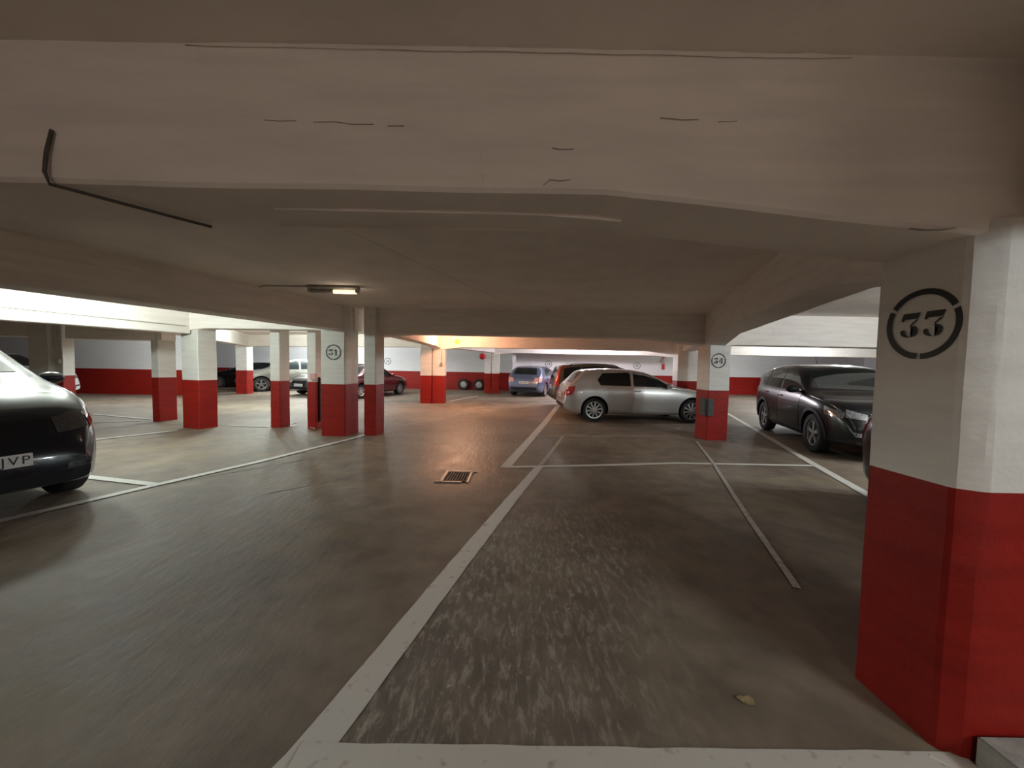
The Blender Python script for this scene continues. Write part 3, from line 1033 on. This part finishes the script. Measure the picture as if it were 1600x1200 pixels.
    def panel(pname, mode, lo, hi, m, off=.004, nu=18, nv=6, parent=None, label_=None, depth=.012):
        A, B = resample(lo, nu), resample(hi, nu)
        bm = bmesh.new()
        grid, back = [], []
        for i in range(nu):
            r1, r2 = [], []
            for j in range(nv):
                t = j / (nv - 1)
                a = A[i][0] + (B[i][0] - A[i][0]) * t
                b = A[i][1] + (B[i][1] - A[i][1]) * t
                p, nn = cast(mode, a, b)
                r1.append(bm.verts.new(p + nn * off))
                edge = i in (0, nu - 1) or j in (0, nv - 1)
                r2.append(bm.verts.new(p - nn * depth) if edge else None)
            grid.append(r1)
            back.append(r2)
        for i in range(nu - 1):
            for j in range(nv - 1):
                bm.faces.new([grid[i][j], grid[i + 1][j], grid[i + 1][j + 1], grid[i][j + 1]])
        for i in range(nu - 1):
            for j in (0, nv - 1):
                bm.faces.new([grid[i][j], grid[i + 1][j], back[i + 1][j], back[i][j]])
        for j in range(nv - 1):
            for i in (0, nu - 1):
                bm.faces.new([grid[i][j], grid[i][j + 1], back[i][j + 1], back[i][j]])
        for v in [v for v in bm.verts if not v.link_faces]: bm.verts.remove(v)
        o_ = obj(pname, bm, m, parent or root, 50)
        if label_: o_['label'] = label_
        return o_

    arch = wr + .085

    def sill(u):
        z = S['gc'] + .10
        for xc in (S['ro'], S['ro'] + wb):
            d_ = abs(u - xc)
            if d_ < arch: z = max(z, wr + math.sqrt(arch ** 2 - d_ ** 2))
        return z

    for s, md_ in ((1, 'L'), (-1, 'R')):
        doors = []
        for (u0, u1) in S['doors']:
            lo = [(u0 + (u1 - u0) * i / 14, sill(u0 + (u1 - u0) * i / 14)) for i in range(15)]
            hi = [(u0 + (u1 - u0) * i / 14, pl(belt, u0 + (u1 - u0) * i / 14) - .005) for i in range(15)]
            d = panel('door', md_, lo, hi, paint, .004, 20, 9)
            doors.append(d)
            hb = bmesh.new()
            p, nn = cast(md_, u0 + .13, pl(belt, u0 + .13) - .10)
            add_box(hb, p + nn * .022, (.17, .018, .026))
            add_box(hb, p + nn * .010 + Vector((-.07, 0, 0)), (.02, .03, .02))
            add_box(hb, p + nn * .010 + Vector((.07, 0, 0)), (.02, .03, .02))
            bmesh.ops.bevel(hb, geom=[e for e in hb.edges], offset=.004, segments=1, affect='EDGES')
            obj('door_handle', hb, M['chrome'] if paint is P['black'] else paint, d, 40)
        for wi, (lo, hi) in enumerate(S['win']):
            par = doors[wi - (len(S['win']) - 2)] if wi >= len(S['win']) - 2 else None
            panel('side_window', md_, lo, hi, M['glass'], .005, 18, 7, par)
        panel('headlight', md_, S['hl'][0], S['hl'][1], M[light], .008, 8, 6)
        panel('tail_light', md_, S['tl'][0], S['tl'][1], M[tail], .008, 8, 8)
        if cladding:
            panel('sill_trim', md_, [(S['ro'] + arch + .02, S['gc'] + .02), (S['ro'] + wb - arch - .02, S['gc'] + .02)],
                  [(S['ro'] + arch + .02, S['gc'] + .12), (S['ro'] + wb - arch - .02, S['gc'] + .12)], M['black_trim'], .012, 14, 4)
            for xc in (S['ro'], S['ro'] + wb):
                inner = [(xc + (wr + .05) * math.cos(a), wr + .01 + (wr + .05) * math.sin(a)) for a in [PI * (1.03 - 1.06 * i / 24) for i in range(25)]]
                outer = [(xc + (wr + .115) * math.cos(a), wr + .01 + (wr + .115) * math.sin(a)) for a in [PI * (1.03 - 1.06 * i / 24) for i in range(25)]]
                panel('arch_trim', md_, inner, outer, M['black_trim'], .012, 26, 3)
        # wing mirror
        um = S['win'][-1][0][1][0] - .06
        p, nn = cast(md_, um, pl(belt, um) + .05)
        mb = bmesh.new()
        bmesh.ops.create_uvsphere(mb, u_segments=16, v_segments=10, radius=1,
                                  matrix=Matrix.Translation(p + Vector((-.02, s * .14, .04))) @ Matrix.Diagonal((.075, .115, .075, 1)))
        add_box(mb, p + Vector((0, s * .04, .0)), (.06, .10, .03))
        obj('wing_mirror', mb, paint if not cladding else M['black_trim'], root, 60)
        if rail:
            rb = bmesh.new()
            u0, u1 = S['doors'][0][0] - .45, S['doors'][1][0] + .45
            pts = []
            for i in range(13):
                u = u0 + (u1 - u0) * i / 12
                e_ = min(1, min(i, 12 - i) / 1.0)
                p, nn = cast('T', u, s * (W / 2 - .26))
                pts.append(p + Vector((0, 0, .005 + .045 * e_)))
            tube_mesh(rb, pts, .017, 8)
            obj('roof_rail', rb, M['black_trim'], root, 60)
    # glass front and rear
    z0, z1, y0, y1 = S['ws']
    panel('windscreen', 'F', [(-y0, z0), (0, z0 - .01), (y0, z0)], [(-y1, z1), (0, z1 + .03), (y1, z1)], M['glass'], .005, 20, 10)
    z0, z1, y0, y1 = S['rw']
    panel('rear_window', 'B', [(-y0, z0), (y0, z0)], [(-y1, z1), (0, z1 + .02), (y1, z1)], M['glass'], .005, 20, 8)
    # lamps wrapped round onto the front and rear faces
    zt_, zb_ = S['hl'][1][1][1], S['hl'][0][1][1]
    for s in (-1, 1):
        panel('headlight', 'F', [(s * (W / 2 * .50), zb_ - .01), (s * W / 2 * .78, zb_ + .02)], [(s * (W / 2 * .50), zt_ - .02), (s * W / 2 * .76, zt_ + .05)], M[light], .008, 8, 6)
        panel('fog_lamp', 'F', [(s * W / 2 * .52, S['gc'] + .19), (s * W / 2 * .70, S['gc'] + .21)], [(s * W / 2 * .52, S['gc'] + .25), (s * W / 2 * .72, S['gc'] + .28)], M[light], .006, 6, 4)
        zl, zh = S['tl'][0][0][1], S['tl'][1][0][1]
        panel('tail_light', 'B', [(s * W / 2 * .56, zl + .02), (s * W / 2 * .80, zl)], [(s * W / 2 * .60, zh - .02), (s * W / 2 * .80, zh)], M[tail], .008, 8, 6)
    ztop = pl(top, L - .10)
    panel('grille', 'F', [(-.36, zb_ - .12), (.36, zb_ - .12)], [(-.44, zt_ - .02), (.44, zt_ - .02)], M['black_trim'], .006, 12, 8)
    if chrome_grille:
        for k_ in range(3):
            zz = zb_ - .08 + k_ * .075
            panel('grille_bar', 'F', [(-.38 - .02 * k_, zz), (.38 + .02 * k_, zz)], [(-.38 - .02 * k_, zz + .02), (.38 + .02 * k_, zz + .02)], M['chrome'], .018, 12, 3)
    panel('bumper_intake', 'F', [(-.48, S['gc'] + .08), (.48, S['gc'] + .08)], [(-.52, S['gc'] + .19), (.52, S['gc'] + .19)], M['black_trim'], .006, 12, 4)
    panel('rear_bumper_trim', 'B', [(-.62, S['gc'] + .14), (.62, S['gc'] + .14)], [(-.64, S['gc'] + .26), (.64, S['gc'] + .26)], M['black_trim'], .008, 12, 4)
    for which in plates:
        sgn = 1 if which == 'front' else -1
        zc = (S['gc'] + S.get('plate', .27)) if which == 'front' else S['tl'][0][0][1] - .02
        p, nn = cast('F' if sgn > 0 else 'B', 0, zc)
        xx = p.x + sgn * .022
        pb = bmesh.new()
        add_box(pb, (xx, 0, zc), (.012, .52, .115))
        bmesh.ops.bevel(pb, geom=[e for e in pb.edges], offset=.004, segments=1, affect='EDGES')
        po = obj('number_plate', pb, M['plate'], root)
        bb = bmesh.new()
        add_box(bb, (xx + sgn * .0065, sgn * -.238, zc), (.003, .04, .10))
        obj('plate_band', bb, M['plate_blue'], po)
        if not (which == 'front' and front_text):
            gb = bmesh.new()
            for k_, gy_ in enumerate((-.175, -.125, -.075, -.025, .06, .11, .16)):
                add_box(gb, (xx + sgn * .0065, -sgn * gy_, zc), (.002, .012, .072))
                add_box(gb, (xx + sgn * .0065, -sgn * (gy_ + .012), zc + (.03, -.03, .0)[k_ % 3]), (.002, .022, .012))
            add_box(gb, (xx + sgn * .006, 0, zc), (.002, .36, .006))
            obj('plate_marks', gb, M['stencil'], po)
        if which == 'front' and front_text:
            cu = bpy.data.curves.new('plate_text', 'FONT')
            cu.body = front_text
            cu.size = .105
            cu.space_character = 1.25
            cu.align_x = 'RIGHT'
            cu.align_y = 'CENTER'
            cu.extrude = .0008
            to = bpy.data.objects.new('plate_text', cu)
            COL.objects.link(to)
            dg = bpy.context.evaluated_depsgraph_get()
            dg.update()
            tm = bpy.data.meshes.new_from_object(to.evaluated_get(dg))
            bpy.data.objects.remove(to)
            mx = Matrix(((0, 0, 1, xx + .008), (1, 0, 0, .243), (0, 1, 0, zc), (0, 0, 0, 1)))
            tm.transform(mx)
            tm.materials.clear()
            link_obj('plate_text', tm, po, False, M['stencil'])
    # wheels
    for xx in (xr, xf):
        for s in (-1, 1):
            tw = .205
            yc = s * (W / 2 - .125)
            tb = bmesh.new()
            rr = S['rr']
            prof = [(rr * .97, -tw * .36), (rr * 1.05, -tw * .48), (wr * .93, -tw * .5), (wr * .985, -tw * .42), (wr, -tw * .25), (wr, tw * .25), (wr * .985, tw * .42), (wr * .93, tw * .5), (rr * 1.05, tw * .48), (rr * .97, tw * .36)]
            rg = lathe(tb, prof, 40, 'y', 0, (xx, yc, wr))
            for k_ in range(40):
                tb.faces.new([rg[-1][k_], rg[-1][(k_ + 1) % 40], rg[0][(k_ + 1) % 40], rg[0][k_]])
            tyre = obj('wheel', tb, M['tyre'], root, 45)
            rb = bmesh.new()
            yo = yc + s * tw * .40
            lathe(rb, [(rr * 1.0, (yo - s * .05) - 0), (rr * 1.0, yo), (rr * .90, yo - s * .004), (rr * .88, yo - s * .05)], 40, 'y', 0, (xx, 0, wr))
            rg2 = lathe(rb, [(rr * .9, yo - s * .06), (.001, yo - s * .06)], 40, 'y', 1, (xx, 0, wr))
            lathe(rb, [(.001, yo - s * .004), (rr * .17, yo - s * .006), (rr * .2, yo - s * .05)], 24, 'y', 0, (xx, 0, wr))
            for k_ in range(spokes):
                a = 2 * PI * (k_ + .25) / spokes
                wi_ = rr * (.085 if spokes > 7 else .14)
                c, sn = math.cos(a), math.sin(a)
                vs = []
                for rad, ww, dy in ((rr * .13, wi_ * .8, -.010), (rr * .92, wi_ * 1.15, -.014)):
                    for tt in (-1, 1):
                        for dd in (0, -.028):
                            vs.append(rb.verts.new((xx + rad * c - tt * ww * sn, yo + s * (dy + dd), wr + rad * sn + tt * ww * c)))
                for q in ((0, 2, 6, 4), (1, 3, 7, 5), (0, 1, 5, 4), (2, 3, 7, 6)):
                    rb.faces.new([vs[i] for i in q])
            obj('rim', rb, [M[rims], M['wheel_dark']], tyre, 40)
    if antenna:
        ab = bmesh.new()
        p, nn = cast('T', antenna[0], antenna[1])
        add_cyl(ab, p, p + Vector((-antenna[3], 0, antenna[2])), .006, .003, 8)
        obj('antenna', ab, M['black_trim'], root)
    return root


def place(contact, h, side, spec, front=True, scale=1.0):
    """car centre and heading from the ground point of one wheel; h = heading vector; side = +1 left wheel, -1 right wheel"""
    hx, hy = h
    n = math.hypot(hx, hy)
    hx, hy = hx / n, hy / n
    lx_, ly_ = -hy, hx
    u = (spec['ro'] + (spec['wb'] if front else 0)) - spec['L'] / 2
    half = spec['W'] / 2 - .06
    return (contact[0] - scale * (u * hx + side * half * lx_), contact[1] - scale * (u * hy + side * half * ly_)), math.atan2(hy, hx)


def place_end(pt, h, spec, end='front', scale=1.0):
    hx, hy = h
    n = math.hypot(hx, hy)
    hx, hy = hx / n, hy / n
    k = scale * spec['L'] / 2 * (-1 if end == 'front' else 1)
    return (pt[0] + k * hx, pt[1] + k * hy), math.atan2(hy, hx)


l_, a_ = place((2.27, 10.33), (1, .035), -1, HATCH, False)
car('hatchback', HATCH, P['silver'], l_, a_, 'silver hatchback parked side-on beyond the pillar stencilled 34', spokes=10, plates=('rear', 'front'))

l_, a_ = place((5.62, 6.98), (-.30, -.954), -1, SUV, True)
car('suv', SUV, P['black'], l_, a_, 'black suv with chrome grille parked behind the pillar stencilled 33', rims='alloy', spokes=5, cladding=True, light='lamp_clear',
    chrome_grille=True, antenna=(1.0, .15, .22, .12))

l_, a_ = place_end((-4.40, 3.12), (.95, -.31), TALL, 'front')
car('suv', TALL, P['navy'], l_, a_, 'large near black car with pale bonnet reflections and a JVP plate', rims='alloy_dark', spokes=5, front_text='JVP', light='lamp_dark', plates=('front',))

l_, a_ = place_end((1.45, 14.15), (1, .035), MPV, 'rear')
car('minivan', MPV, P['olive'], l_, a_, 'bronze minivan with tall red tail lights and roof rails', rail=True, spokes=7, plates=('rear',))

l_, a_ = place_end((.56, 18.15), (.35, .94), HATCH, 'rear')
car('hatchback', HATCH, P['blue'], l_, a_, 'blue hatchback seen from behind against the back wall', tail='tail_pale', plates=('rear',), scale=1.02, antenna=(1.0, 0, .12, .02))

l_, a_ = place((-5.42, 18.2), (.35, .94), -1, SEDAN, True)
car('sedan', SEDAN, P['maroon'], l_, a_, 'maroon saloon car with silver wheel, beyond the pillar stencilled 31', spokes=7)

l_, a_ = place((-12.2, 18.35), (-.75, -.66), 1, SUV, True)
car('hatchback', SUV, P['grey'], l_, a_, 'khaki grey car with dark spoked wheel behind two far pillars', rims='alloy_dark', spokes=5)

l_, a_ = place_end((-9.35, 16.5), (-.35, -.94), HATCH, 'front')
car('hatchback', HATCH, P['dark'], l_, a_, 'dark green-grey car facing out with white number plate', plates=('front',))

l_, a_ = place_end((-16.95, 21.6), (-1, 0), HATCH, 'front', .97)
car('hatchback', HATCH, P['black'], l_, a_, 'black car farthest back beside the khaki grey car', scale=.97)

l_, a_ = place_end((-16.1, 13.4), (1, 0), SUV, 'front')
car('suv', SUV, P['white'], l_, a_, 'white car in the dark corner past the switch pillar', cladding=True)

l_, a_ = (14.6, 20.0), math.atan2(-.94, -.35)
car('hatchback', HATCH, P['plum'], l_, a_, 'plum grey car far behind the black suv', spokes=7)

l_, a_ = place_end((5.005, 4.36), (-.30, -.954), HATCH, 'rear')
car('hatchback', HATCH, P['black'], l_, a_, 'black car almost hidden behind the pillar stencilled 33', rims='alloy_dark')

# ------------------------------------------------------------------ lamps and fittings
def lamp(loc, length, rz, label, tube, colour, power, width=.14, z=SLAB, half=False, group=None):
    e = empty('ceiling_light', (loc[0], loc[1], z), rz)
    tag(e, label, 'lamp', group)
    bm = bmesh.new()
    prof = [(-width / 2 * .8, 0), (-width / 2, -.035), (-width / 2 * .55, -.055), (width / 2 * .55, -.055), (width / 2, -.035), (width / 2 * .8, 0)]
    ends = []
    for x in (-length / 2, length / 2):
        ends.append([bm.verts.new((x, y, zz)) for y, zz in prof])
    for j in range(len(prof)):
        q = (j + 1) % len(prof)
        bm.faces.new([ends[0][j], ends[0][q], ends[1][q], ends[1][j]])
    for r in ends: bm.faces.new(r)
    if z < SLAB - .02:
        for x in (-length * .35, length * .35):
            add_cyl(bm, (x, 0, -.01), (x, 0, SLAB - z), .008, seg=8)
    obj('housing', bm, M['fixture'], e, 30)
    bm = bmesh.new()
    for x in (-length / 2 + .02, length / 2 - .02):
        add_box(bm, (x, 0, -.075), (.03, width * .6, .045))
    obj('end_cap', bm, M['fixture'], e)
    if half:
        bm = bmesh.new()
        add_cyl(bm, (-length / 2 + .035, 0, -.085), (0, 0, -.085), .026, seg=16)
        tag(obj('tube', bm, M['tube_off'], e, 40), 'dim grey half of the tube')
        bm = bmesh.new()
        add_cyl(bm, (0, 0, -.085), (length / 2 - .035, 0, -.085), .028, seg=16)
        tag(obj('tube', bm, tube, e, 40), 'lit half of the tube')
    else:
        bm = bmesh.new()
        add_cyl(bm, (-length / 2 + .035, 0, -.085), (length / 2 - .035, 0, -.085), .020, seg=16)
        obj('tube', bm, tube, e, 40)
    if power > 0:
        spots = (length * .24,) if half else (-length * .27, length * .27)
        for sx in spots:
            la = bpy.data.lights.new('lamp_glow', 'POINT')
            la.shadow_soft_size = .22 if loc[1] < 0 else .08
            la.color = colour
            la.energy = power / len(spots)
            lo = bpy.data.objects.new('lamp_glow', la)
            COL.objects.link(lo)
            lo.parent = e
            lo.location = (sx, 0, -.20)
    return e


WARM = (1.0, .88, .78)
COOL = (.86, 1.0, .95)
CLEAN = (.88, .97, 1.0)
LILAC = (.97, .90, 1.0)
HPS = (1.0, .50, .29)
vis = lamp((-2.70, 5.72), .74, math.radians(2), 'half-lit strip light on the ceiling over the aisle', M['tube_on'], (1.0, .8, .6), .9, .15, half=True)

LAMPS = [
    # bays to the left
    ((-6.3, 5.4), 1.2, 1.2, 'strip light over the parking bay of the near black car', COOL, 160, 2.56),
    ((-8.2, 12.6), 1.2, 1.2, 'strip light above the far bays by the slim pillars', COOL, 300, SLAB),
    ((-10.3, 19.4), 1.2, 0, 'strip light above the khaki grey car', CLEAN, 460, SLAB),
    ((-13.2, 12.9), 1.2, 0, 'added unseen strip light brightening the white and red side wall', CLEAN, 130, SLAB),  # lamp added to brighten the side wall, fading towards the left
    # right
    ((7.0, 3.8), 1.2, 1.2, 'strip light above the black suv', CLEAN, 250, SLAB),
    ((10.5, 12.0), 1.2, 1.2, 'strip light above the bays beyond the black suv', CLEAN, 280, SLAB),
    ((12.5, 18.5), 1.2, 0, 'strip light above the plum grey car', CLEAN, 160, SLAB),
    # far aisle
    ((4.2, 18.4), 1.2, 0, 'strip light near the back wall above the minivan', LILAC, 420, SLAB),
    ((3.0, 16.6), 1.2, 0, 'strip light above the far end of the aisle', CLEAN, 70, SLAB),
    ((-6.4, 17.3), 1.2, 0, 'strip light above the maroon saloon car', CLEAN, 160, SLAB),
    # orange one in the middle of the aisle
    ((-1.9, 12.9), 1.2, 0, 'orange strip light over the aisle before the amber lamp', HPS, 150, SLAB),
    # behind the viewpoint
    ((.2, -4.6), 1.2, 0, 'strip light over the aisle behind the viewpoint', WARM, 82, SLAB),
    ((3.3, -1.7), 1.2, 1.2, 'strip light over the bay right of the viewpoint', CLEAN, 130, SLAB),
]
for lc, ln, rz, lab, colr, pw, zz in LAMPS:
    lamp(lc, ln, rz, lab, M['tube_cool'], colr, pw, z=zz)

# conduit from the strip light to the beam
bm = bmesh.new()
tube_mesh(bm, [(-3.07, 5.74, SLAB - .012), (-3.75, 5.75, SLAB - .012), (-4.05, 5.95, SLAB - .012), (-4.2, 6.3, SLAB - .012)], .011)
c_ = obj('lamp_conduit', bm, M['conduit'], None, 60)
tag(c_, 'thin painted conduit running from the half-lit strip light', 'conduit')

# amber lamp on the beam over the aisle
am = empty('amber_lamp', (-2.10, 14.36, 2.36))
tag(am, 'small round amber lamp on the orange-lit beam', 'lamp')
bm = bmesh.new()
bmesh.ops.create_uvsphere(bm, u_segments=16, v_segments=12, radius=.085, matrix=Matrix.Translation((0, -.07, 0)))
obj('lens', bm, M['amber'], am, 60)
bm = bmesh.new()
add_box(bm, (.07, -.03, .06), (.13, .07, .15))
bmesh.ops.bevel(bm, geom=[e for e in bm.edges], offset=.01, segments=2, affect='EDGES')
obj('housing', bm, M['pale_plastic'], am)

# red alarm bell on the far pillar
be = empty('alarm_bell', (-1.60, 19.97, 1.95))
tag(be, 'red round alarm bell on the farthest pillar', 'alarm bell')
bm = bmesh.new()
lathe(bm, [(.001, -.12), (.09, -.115), (.15, -.08), (.165, -.03), (.165, 0), (.001, 0)], 28, 'y')
obj('gong', bm, M['signal_red'], be, 50)
bm = bmesh.new()
add_box(bm, (.10, .035, 0), (.14, .07, .16))
obj('mount', bm, M['signal_red'], be)

# junction box and cable on the lit left beam
jx, jy = -7.83, 5.30
jb = empty('junction_box', (jx, jy, 2.25), math.atan2(6.55, 2.3))
tag(jb, 'white junction box with cables on the brightly lit beam', 'junction box')
bm = bmesh.new()
add_box(bm, (0, -.03, 0), (.20, .07, .13))
bmesh.ops.bevel(bm, geom=[e for e in bm.edges], offset=.012, segments=2, affect='EDGES')
obj('box', bm, M['pale_plastic'], jb)
for sx, dz in ((1, -.01), (-1, .01)):
    bm = bmesh.new()
    pts = [(sx * .09, -.012, dz), (sx * .2, -.012, dz + .02)] + [(sx * (.4 + .35 * i), -.012, dz - .005 * i) for i in range(8 if sx > 0 else 5)]
    tube_mesh(bm, pts, .010)
    obj('cable', bm, M['conduit'], jb, 60)

# dark cable across the near beam
bm = bmesh.new()
tube_mesh(bm, [(-1.68, 1.407, 2.32), (-1.70, 1.404, 2.24), (-1.705, 1.40, 2.17), (-1.70, 1.41, 2.130), (-1.62, 1.50, 2.124), (-1.5, 1.68, 2.122), (-1.42, 1.80, 2.122)], .0065)
tag(obj('cable', bm, M['dark_cable'], None, 60), 'dark cable crossing the underside of the near beam', 'cable')

# drain grate
gr = empty('drain_grate', (-.71, 4.97, 0), math.radians(-1))
tag(gr, 'square iron drain grate in the aisle floor', 'drain')
bm = bmesh.new()
for a, b in (((-.17, 0), (.028, .50)), ((.17, 0), (.028, .50)), ((0, -.236), (.34, .028)), ((0, .236), (.34, .028))):
    add_box(bm, (a[0] + .33 * (a[1]), a[1], .006), (b[0], b[1], .016), rot=Matrix.Shear('XZ', 4, (0, 0)) if False else None)
bmesh.ops.transform(bm, matrix=Matrix(((1, .33, 0, 0), (0, 1, 0, 0), (0, 0, 1, 0), (0, 0, 0, 1))), verts=[]) if False else None
obj('frame', bm, M['metal'], gr)
bm = bmesh.new()
add_box(bm, (0, 0, .003), (.33, .47, .004))
obj('pit_shade', bm, M['hole_shade'], gr)  # flat black sheet painted as the shade below the grate
bm = bmesh.new()
for k in range(9):
    add_box(bm, (-.14 + k * .035, 0, .008), (.014, .46, .008))
for k in range(5):
    add_box(bm, (0, -.18 + k * .09, .007), (.32, .012, .006))
obj('grid', bm, M['grate'], gr)


def scrap(name, loc, size, m, label, cat, seed, lift=.02, curl=1.0, n=9):
    rnd = random.Random(seed)
    bm = bmesh.new()
    outline = []
    for i in range(n * 2):
        a = 2 * PI * i / (n * 2)
        r = 1 + .28 * (rnd.random() - .5) + .18 * math.cos(3 * a + seed)
        outline.append((size[0] * r * math.cos(a), size[1] * r * math.sin(a)))
    rings = []
    for t in (1.0, .66, .33):
        ring = []
        for (x, y) in outline:
            p = Vector((x * t, y * t, 0))
            p.z = .004 + lift * (.5 + .5 * noise.noise(Vector((x * t * 18, y * t * 18, seed)))) * curl
            ring.append(bm.verts.new(p))
        rings.append(ring)
    for i in range(2):
        for k in range(len(outline)):
            q = (k + 1) % len(outline)
            bm.faces.new([rings[i][k], rings[i][q], rings[i + 1][q], rings[i + 1][k]])
    bm.faces.new(rings[-1])
    ext = bmesh.ops.solidify(bm, geom=list(bm.faces), thickness=.0015)
    o = obj(name, bm, m, None, 60)
    o.location = (loc[0], loc[1], 0)
    tag(o, label, cat)
    return o


lf = scrap('dry_leaf', (1.085, 1.635), (.034, .022), M['leaf'], 'curled pale yellow leaf lying on the near floor', 'leaf', 3, .016)
lf.rotation_euler.z = -.5
scrap('paper_scrap', (-5.05, 8.72), (.07, .05), M['paper'], 'crumpled white paper beside the crinkled red pillar', 'litter', 5, .09)
scrap('paper_scrap', (-4.36, 8.20), (.10, .05), M['paper'], 'white paper scrap at the foot of the slim pillar with the ribbed strip', 'litter', 8, .10)
scrap('paper_scrap', (4.66, 7.86), (.05, .04), M['paper'], 'small white paper scrap at the foot of the pillar stencilled 34', 'litter', 9, .06)
bm = bmesh.new()
add_cyl(bm, (1.66, 1.405, .007), (1.69, 1.37, .007), .0045, seg=10)
tag(obj('cigarette_butt', bm, M['paper'], None, 50), 'white cigarette butt at the foot of the pillar stencilled 33', 'litter')
# pale block by the near pillar
bm = bmesh.new()
add_box(bm, (2.00, 1.285, .06), (.40, .19, .12))
bmesh.ops.bevel(bm, geom=[e for e in bm.edges], offset=.008, segments=2, affect='EDGES')
tag(obj('concrete_block', bm, M['concrete'], None), 'pale concrete block on the floor against the near pillar', 'block')


# tyres against the back wall
def tyre_at(x, y, label):
    e = empty('tyre', (x, y, 0))
    tag(e, label, 'tyre', 'tyres leaning on the back wall')
    R_, w = .33, .22
    bm = bmesh.new()
    prof = [(.19, -w * .4), (.21, -w * .5), (.30, -w * .5), (R_, -w * .28), (R_, w * .28), (.30, w * .5), (.21, w * .5), (.19, w * .4)]
    rg = lathe(bm, prof, 32, 'y', 0, (0, 0, R_))
    for k in range(32):
        bm.faces.new([rg[-1][k], rg[-1][(k + 1) % 32], rg[0][(k + 1) % 32], rg[0][k]])
    obj('rubber_ring', bm, M['tyre'], e, 45)
    bm = bmesh.new()
    lathe(bm, [(.20, -w * .35), (.17, -w * .2), (.05, -w * .25), (.001, -w * .25)], 28, 'y', 0, (0, 0, R_))
    lathe(bm, [(.20, -w * .35), (.20, w * .3), (.001, w * .3)], 28, 'y', 0, (0, 0, R_))
    obj('wheel_disc', bm, M['metal'], e, 45)


tyre_at(-2.88, 22.35, 'spare wheel on the back wall, farther from the alarm bell')
tyre_at(-1.98, 22.35, 'spare wheel on the back wall, under the alarm bell')

# red pipe with a small lamp on the back wall near pillar 34
pp = empty('alarm_beacon', (9.0, 22.6, 1.75))
tag(pp, 'narrow red fitting with a pale lamp on the far wall', 'alarm beacon')
bm = bmesh.new()
add_box(bm, (0, -.04, -.15), (.14, .08, .34))
add_box(bm, (0, -.04, .55), (.12, .08, .40))
bmesh.ops.bevel(bm, geom=[e for e in bm.edges], offset=.012, segments=2, affect='EDGES')
obj('red_housing', bm, M['signal_red'], pp)
bm = bmesh.new()
bmesh.ops.create_uvsphere(bm, u_segments=14, v_segments=10, radius=.13, matrix=Matrix.Translation((0, -.08, .20)))
obj('lens', bm, M['pale_plastic'], pp, 60)


# faint stencilled bay rings on the back wall
def ring_mark(x, z=1.62):
    o = stencil(WALL_BACK, (x, Y1 - .003, z), (1, 0, 0), '', .19, .03, M['stencil_faded'], gaps=(30, 150, 270))
    o['label'] = 'faint stencilled ring'
    bm = bmesh.new()
    add_box(bm, (x - .04, Y1 - .006, z), (.035, .004, .13))
    add_box(bm, (x + .05, Y1 - .006, z), (.035, .004, .13))
    obj('faint_digits', bm, M['stencil_faded'], o)


ring_mark(2.16)
ring_mark(7.45)
ring_mark(-7.45)

# ------------------------------------------------------------------ world and camera
w = bpy.data.worlds.new('garage_air')
SC.world = w
w.use_nodes = True
w.node_tree.nodes['Background'].inputs[0].default_value = (.02, .02, .02, 1)
w.node_tree.nodes['Background'].inputs[1].default_value = .2

cam = bpy.data.cameras.new('camera')
cam.sensor_width = 36
cam.sensor_fit = 'HORIZONTAL'
cam.lens = 590 / 1600 * 36
cam.clip_start = .05
cam.clip_end = 200
co = bpy.data.objects.new('camera', cam)
COL.objects.link(co)
pitch, roll = math.atan(28.9 / 590), math.atan(.0186)
F = Vector((0, math.cos(pitch), -math.sin(pitch)))
U0 = Vector((0, math.sin(pitch), math.cos(pitch)))
R0 = Vector((1, 0, 0))
Rv = math.cos(roll) * R0 + math.sin(roll) * U0
Uv = math.cos(roll) * U0 - math.sin(roll) * R0
mw = Matrix((Rv, Uv, -F)).transposed().to_4x4()
mw.translation = Vector((0, 0, 1.5))
co.matrix_world = mw
SC.camera = co
